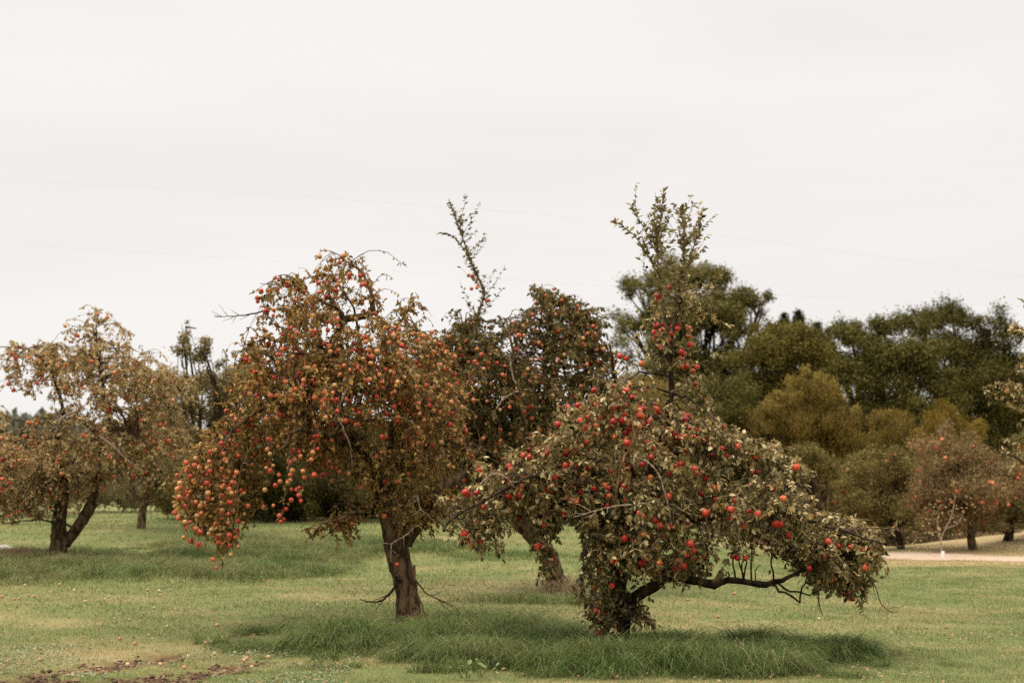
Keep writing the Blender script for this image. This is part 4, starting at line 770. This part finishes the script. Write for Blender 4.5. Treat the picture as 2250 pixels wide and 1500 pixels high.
back_tree('apple_tree', 'broad grey green apple tree with few red apples beyond the road', 'apple tree', 52, (1982, 1212, 9), [(1930, 1010, 60, 38, 1.2), (1900, 1060, 65, 50, 1.5), (1975, 1060, 65, 60, 1.5), (1920, 1120, 65, 45, 1.4), (1985, 1130, 50, 40, 1.2), (1870, 1110, 40, 40, 1)], GREY, .105, 17000, apples=40, group=GG)
back_tree('apple_tree', 'apple tree thick with red fruit at its top beyond the road, forked trunk', 'apple tree', 50, (2140, 1216, 11), [(2095, 955, 50, 40, .9), (2045, 1015, 70, 50, 1.4), (2125, 1020, 65, 55, 1.4), (2085, 1090, 95, 55, 1.5), (2175, 1080, 65, 60, 1.4), (2040, 1140, 60, 40, 1.2), (2140, 1140, 80, 35, 1.3), (2060, 1110, 40, 50, 1)], [(0.113, 0.077, 0.033), (0.197, 0.140, 0.065), (0.272, 0.196, 0.101), (0.333, 0.182, 0.101)], .105, 19000, apples=110, group=GG, bark='bark_main')
back_tree('apple_tree', 'olive brown tree at the far right edge behind the road', 'tree', 52, (2215, 1212, 12), [(2230, 1050, 60, 60, 1.5), (2210, 1130, 70, 45, 1.4), (2280, 1110, 60, 60, 1.4), (2270, 1000, 50, 50, 1.2)], [(0.091, 0.077, 0.024), (0.151, 0.126, 0.048), (0.242, 0.182, 0.083)], .11, 14000, apples=12, group=GG)
back_tree('bush', 'low dark scrub at the foot of the trees beyond the road', 'bush', 58, (1930, 1210, 4), [(1880, 1165, 65, 42, 1.0), (1950, 1170, 65, 38, 1.0), (2030, 1165, 60, 36, 1.0), (1820, 1150, 60, 50, 1.0), (2100, 1165, 60, 32, .9), (2190, 1160, 60, 34, 1), (1850, 1090, 50, 50, 1), (2040, 1090, 50, 60, 1)], [(0.076, 0.063, 0.021), (0.136, 0.112, 0.042), (0.197, 0.154, 0.059)], .11, 17000, group=GG)
# slim pale tree with a white guard round its foot
b = P(2072, 1222, 46.5); b[2] = Z(b[0], b[1]); yt = thing('young_tree', tuple(b), 'slim pale bare tree with a white guard around its foot by the road', 'young tree')
g = Geo(); S46 = FPX/46.5
for pth in ([(2072, 1224, 2.6), (2067, 1190, 2.6), (2078, 1160, 2.4), (2092, 1130, 1.8), (2100, 1080, 1)], [(2067, 1190, 2), (2060, 1150, 1.6), (2066, 1110, 1)], [(2078, 1160, 2), (2104, 1150, 1.4), (2120, 1120, 1)], [(2069, 1200, 1.6), (2040, 1203, 1.3), (2005, 1196, 1)]):
    w_, r_ = px_path(pth, 46.5); p_, r_ = resample(w_, r_, .15); V, F = tubes(p_[None], r_[None], 6, .1); g.add(V, F)
g.obj('trunk', [M['twig_pale']], yt, b, smooth=True)
g = Geo(); hh = np.array([-.02, .0, .22, .24]); V, F = tubes((b+np.stack([0*hh, 0*hh, hh], -1))[None], np.array([.062, .062, .055, .045])[None], 12); g.add(V, F)
g.obj('trunk_guard', [plainmat('white_guard', (.72, .74, .76), .5)], yt, b, smooth=True)
gq = P([2070, 2076, 2100, 2060, 2120, 2010, 2030], [1130, 1186, 1090, 1120, 1125, 1196, 1200], 46.5); n_ = 120
pos = gq[rng.integers(0, 7, n_)]+rng.normal(size=(n_, 3))*.28; V, F = leafquads(pos, rvec(n_), rvec(n_), .08, .6); g = Geo(); g.add(V, F); g.obj('crown', [M['leaf_left']], yt, b)

# tree whose branches reach in at the right edge
apple_tree('apple_tree', 'leafy olive branches reaching in at the right edge of the picture', 'apple tree', 20.0,
    trunk=[(2440, 1350, 34), (2435, 1250, 30), (2420, 1150, 26), (2400, 1080, 22)],
    limbs=[[(2400, 1080, 18), (2350, 1040, 10), (2290, 1030, 7), (2240, 1010, 5), (2200, 990, 3)], [(2400, 1080, 18), (2370, 980, 11), (2320, 920, 8), (2260, 885, 5), (2190, 868, 2.5)],
           [(2370, 980, 11), (2340, 880, 8), (2300, 800, 5), (2250, 740, 3), (2225, 715, 2)], [(2340, 880, 8), (2330, 760, 5), (2290, 690, 3), (2235, 655, 1.5)], [(2400, 1080, 18), (2460, 980, 12), (2500, 880, 8)], [(2350, 1040, 8), (2300, 1090, 6), (2240, 1100, 3)]],
    blobs=[(2235, 740, 26, 34, .3, .5), (2190, 860, 34, 14, .2, .9), (2235, 870, 40, 40, .4, .8), (2232, 960, 30, 40, .4, .4), (2205, 1010, 30, 26, .4, .4), (2240, 1080, 25, 40, .5, .4), (2320, 900, 80, 160, 1.0, .8), (2420, 800, 100, 150, 1.3, .8), (2500, 1000, 100, 120, 1.2, .8), (2252, 655, 20, 10, .2, .3)],
    nbr=90, ntw=900, lmat='leaf_front', bark='bark_left', leafL=.085, leaves_per=8, apples=12, amat='apple_orange', ind=12)

# distant wood closing the horizon
n = 130000; xw = rng.uniform(-150, 170, n); yw = 135+rng.random(n)*14; hb = 3.2+4.2*hnoise(xw, xw*0, 9, 51)+2.0*hnoise(xw, xw*0, 3, 52)+5*sstep(8, 30, xw)
zw = Z(xw, yw)+hb*rng.random(n)**1.15-.3; pos = np.stack([xw, yw, zw], -1)
V, F = leafquads(pos, rvec(n), nrm(rvec(n)+np.array([0, -.6, .8])), .75+.5*rng.random(n), .7)
M['wood'] = leafmat('wood', [(.05, .052, .026), (.085, .082, .045), (.12, .105, .06)], patch=.12)
tag(mesh_obj('distant_wood', V, [F], M['wood']), 'low hazy line of distant woodland on the horizon', 'wood', kind='stuff')

# ------------------------------------------------------------------ wires crossing the sky
M['wire'] = plainmat('wire', (.58, .56, .54), .5)
for (lab, pts, Yd) in (('upper pale wire crossing the sky behind the tall shoots', [(-400, 385), (300, 410), (1070, 461), (1330, 488), (1800, 545), (2700, 670)], 50), ('lower pale wire crossing in front of the tallest background tree', [(-400, 520), (300, 553), (870, 595), (1350, 629), (1650, 645), (2000, 662), (2700, 690)], 48)):
    w_ = P([p[0] for p in pts], [p[1] for p in pts], Yd); p_, r_ = resample(w_, np.full(len(w_), .0022), .8); V, F = tubes(p_[None], r_[None], 5)
    tag(mesh_obj('overhead_wire', V, [F], M['wire'], smooth=True), lab, 'wire')

# ------------------------------------------------------------------ things lying or growing on the ground
def ground_at(px, py):
    px = np.asarray(px, float); py = np.asarray(py, float); Y = np.full(px.shape, 15.)
    lo = np.full(px.shape, 8.); hi = np.full(px.shape, 60.)
    for _ in range(40):
        mid = (lo+hi)/2; q = P(px, py, mid); below = q[..., 2] < Z(q[..., 0], q[..., 1]); hi = np.where(below, mid, hi); lo = np.where(below, lo, mid)
    q = P(px, py, lo); q[..., 2] = Z(q[..., 0], q[..., 1]); return q
FALL = {
 ('orange pink windfall apple on the mown grass above the bare earth ruts', 'windfall apples above the ruts'): [(187, 1324), (368, 1378), (327, 1398), (296, 1417), (264, 1406), (477, 1376), (529, 1372), (498, 1402), (338, 1338)],
 ('pale yellow windfall apple in the grass beside the bare earth ruts', 'windfall apples beside the ruts'): [(87, 1453), (401, 1445), (413, 1445), (352, 1463), (516, 1437), (548, 1438), (553, 1465), (451, 1415), (465, 1413), (541, 1449), (470, 1440), (160, 1487), (405, 1470), (590, 1447)],
 ('orange windfall apple lying in the brown rut', 'windfall apples in the rut'): [(281, 1457), (536, 1452)],
 ('blurred pinkish windfall apple near the rough grass at the left edge', 'windfall apples at the left edge'): [(4, 1313), (42, 1317), (64, 1310), (30, 1318), (74, 1312), (55, 1288), (130, 1286), (163, 1297), (163, 1300), (240, 1313), (250, 1203), (290, 1204)],
 ('orange windfall apple at the edge of the rough grass left of the main tree', 'windfall apples by the rough grass'): [(325, 1298), (379, 1283), (352, 1310), (562, 1270), (580, 1277), (560, 1272), (350, 1300)],
 ('small pale windfall apple on the lawn between the main and nearest trees', 'windfall apples between the trees'): [(1045, 1348), (1117, 1345), (988, 1258), (1113, 1228), (726, 1234), (745, 1275), (755, 1275), (643, 1357), (1190, 1420), (953, 1236)],
 ('pale windfall apple on the lawn beneath the nearest tree\'s right limb', 'windfall apples right'): [(1511, 1320), (1604, 1334), (1577, 1357), (1613, 1306), (1800, 1362)],
}
me_f = apple_proto('apple_fallen')
for (lab, grp), pts in FALL.items():
    for (px_, py_) in pts:
        q = ground_at(px_, py_); o = bpy.data.objects.new('fallen_apple', me_f); COL.objects.link(o); s = rng.uniform(.42, .68); o.scale = (s, s, s*.9)
        o.location = (q[0], q[1], q[2]+.018-dirtmask(q[0], q[1])*.03); o.rotation_euler = (rng.random()*6, rng.random()*6, rng.random()*6); tag(o, lab, 'apple', grp)
# pale stone in the grass at the left edge
V = []; u = np.linspace(0, math.pi, 11); v = np.linspace(0, 2*math.pi, 16, endpoint=False)
for a in u:
    for b_ in v:
        d = np.array([math.sin(a)*math.cos(b_), math.sin(a)*math.sin(b_), math.cos(a)]); k = 1+.22*(hnoise(d[0]*2, d[1]*2+d[2]*3, .8, 61)-.5); V.append(d*k*np.array([.24, .18, .12]))
V = np.array(V); F = np.array([(i*16+j, (i+1)*16+j, (i+1)*16+(j+1) % 16, i*16+(j+1) % 16) for i in range(10) for j in range(16)])
q = ground_at(8, 1214); tag(mesh_obj('stone', V, [F], plainmat('stone', (.30, .275, .245), .9), smooth=True, loc=(q[0], q[1], q[2]+.06)), 'pale rounded stone in brown grass at the left edge', 'stone')
M['dry_light'] = grassmat('dry_light', [(.36, .28, .16), (.46, .36, .22), (.55, .44, .29)], [(.30, .22, .10), (.40, .30, .17), (.30, .20, .10)])
def tuft(name, label, px, py, n, rx, ry, h, w, mat, dry):
    c = ground_at(px, py); a = rng.random(n)*6.28; r = rng.random(n)**.6; x = c[0]+np.cos(a)*r*rx; y = c[1]+np.sin(a)*r*ry
    V, Fs = blades(x, y, h*(.45+.8*rng.random(n))*(1.1-.5*r), np.full(n, w), np.full(n, .6), 3); V = V-c
    o = mesh_obj(name, V, Fs, M[mat], loc=tuple(c)); set_attr(o, 'dry', np.repeat(dry+0*x, 7)); tag(o, label, 'grass tuft'); return o
tuft('dry_grass_tuft', 'straw coloured dry grass around the leaning trunk in the middle', 1232, 1302, 900, .34, .26, .30, .010, 'dry_light', .25)
tuft('dry_grass_tuft', 'brown dry grass mound beside the stone at the left edge', 40, 1232, 1500, .6, .4, .28, .016, 'dry_blades', .6)
tuft('dry_grass_tuft', 'brownish dry grass at the foot of the forked trunk on the left', 136, 1240, 500, .3, .25, .22, .014, 'dry_blades', .7)
tuft('dry_grass_tuft', 'thin dry stems at the foot of the main trunk', 925, 1385, 260, .26, .18, .25, .008, 'dry_blades', .7)
# broad leaved weeds at the front of the long grass
def weed(label, px, py, k, L):
    c = ground_at(px, py); c[2] += .02; n = k; a = rng.random(n)*6.28; pos = np.zeros((n, 3)); pos[:, 2] = .04+.10*rng.random(n); pos[:, :2] = rng.normal(size=(n, 2))*.06
    d = np.stack([np.cos(a), np.sin(a), .2+.5*rng.random(n)], -1); V, F = leaves(pos, d, L*(.6+.6*rng.random(n)), wr=.5, flat=.8)
    g = Geo(); g.add(V+c, F)
    st = np.zeros((n, 2, 3)); st[:, 1] = pos; st[:, 0, :2] = pos[:, :2]*.3; V, F = tubes(st, np.full((n, 2), .003), 3); g.add(V+c, F); tag(g.obj('weed', [M['weed_leaf']], None, c, loc=tuple(c)), label, 'weed', 'broad leaved weeds')
M['weed_leaf'] = leafmat('weed_leaf', [(.09, .13, .03), (.14, .18, .055), (.20, .23, .09)], under=(.2, .22, .11), patch=3)
weed('pale broad leaved weed at the bottom edge, front left of the long grass', 1022, 1494, 12, .085)
weed('pale broad leaved weed just right of another at the bottom edge', 1056, 1490, 10, .075)
weed('broad leaved weed in the long grass left of the dark shade', 1010, 1395, 10, .08)
weed('broad leaved weed at the front of the long grass under the right limb', 1560, 1470, 14, .09)
weed('broad leaved weed at the right end of the long grass', 1790, 1440, 14, .07)
# small ground leaves
def litter(name, label, n, region, cols, L):
    x = rng.uniform(region[0], region[1], n); y = rng.uniform(region[2], region[3], n); k = hnoise(x, y, .8, 71)+.4*hnoise(x, y, .2, 72) > .62; k &= dirtmask(x, y) < .2; x, y = x[k], y[k]; n = len(x)
    pos = np.stack([x, y, Z(x, y)+.02+.02*rng.random(n)], -1); d = rvec(n); d[:, 2] *= .4; V, F = leaves(pos, d, L*(.5+.7*rng.random(n)), wr=.7, flat=.75)
    mm = leafmat(name, cols, patch=2); tag(mesh_obj(name, V, [F], mm), label, 'leaves', kind='stuff')
litter('clover_leaves', 'small round clover leaves in the lawn at the lower left', 9000, (-5.5, -1.5, 12, 16), [(.12, .17, .075), (.20, .25, .13), (.30, .34, .22)], .028)
litter('fallen_leaves', 'scattered brown fallen leaves on the lawn', 5200, (-7, 6, 12, 24), [(.20, .10, .05), (.32, .18, .10), (.42, .30, .18)], .04)

# crumbly clods and twigs of soil in the bare ruts
n = 9000; x = rng.uniform(-5.2, -1.6, n); y = rng.uniform(11.6, 15.2, n); k = rng.random(n) < dirtmask(x, y)*.75; x, y = x[k], y[k]; n = len(x)
oc = np.array([[1, 0, 0], [0, 1, 0], [-1, 0, 0], [0, -1, 0], [0, 0, 1], [0, 0, -1]], float); of = np.array([[0, 1, 4], [1, 2, 4], [2, 3, 4], [3, 0, 4], [1, 0, 5], [2, 1, 5], [3, 2, 5], [0, 3, 5]])
sz = (.008+.026*rng.random(n)**2.5)[:, None, None]; V = oc[None]*sz*(.6+.8*rng.random((n, 6, 1)))*np.array([1.3, 1.3, .7]); V = V+np.stack([x, y, Z(x, y)-dirtmask(x, y)*.05+.01], -1)[:, None]
tag(mesh_obj('soil_clods', V.reshape(-1, 3), [(of[None]+(np.arange(n)*6)[:, None, None]).reshape(-1, 3)], leafmat('clod', [(.03, .015, .008), (.07, .038, .02), (.14, .085, .05), (.28, .19, .13)], transl=0, undermix=0, spec=.1, patch=3)), 'crumbly brown soil clods in the bare ruts at the lower left', 'soil', kind='stuff')
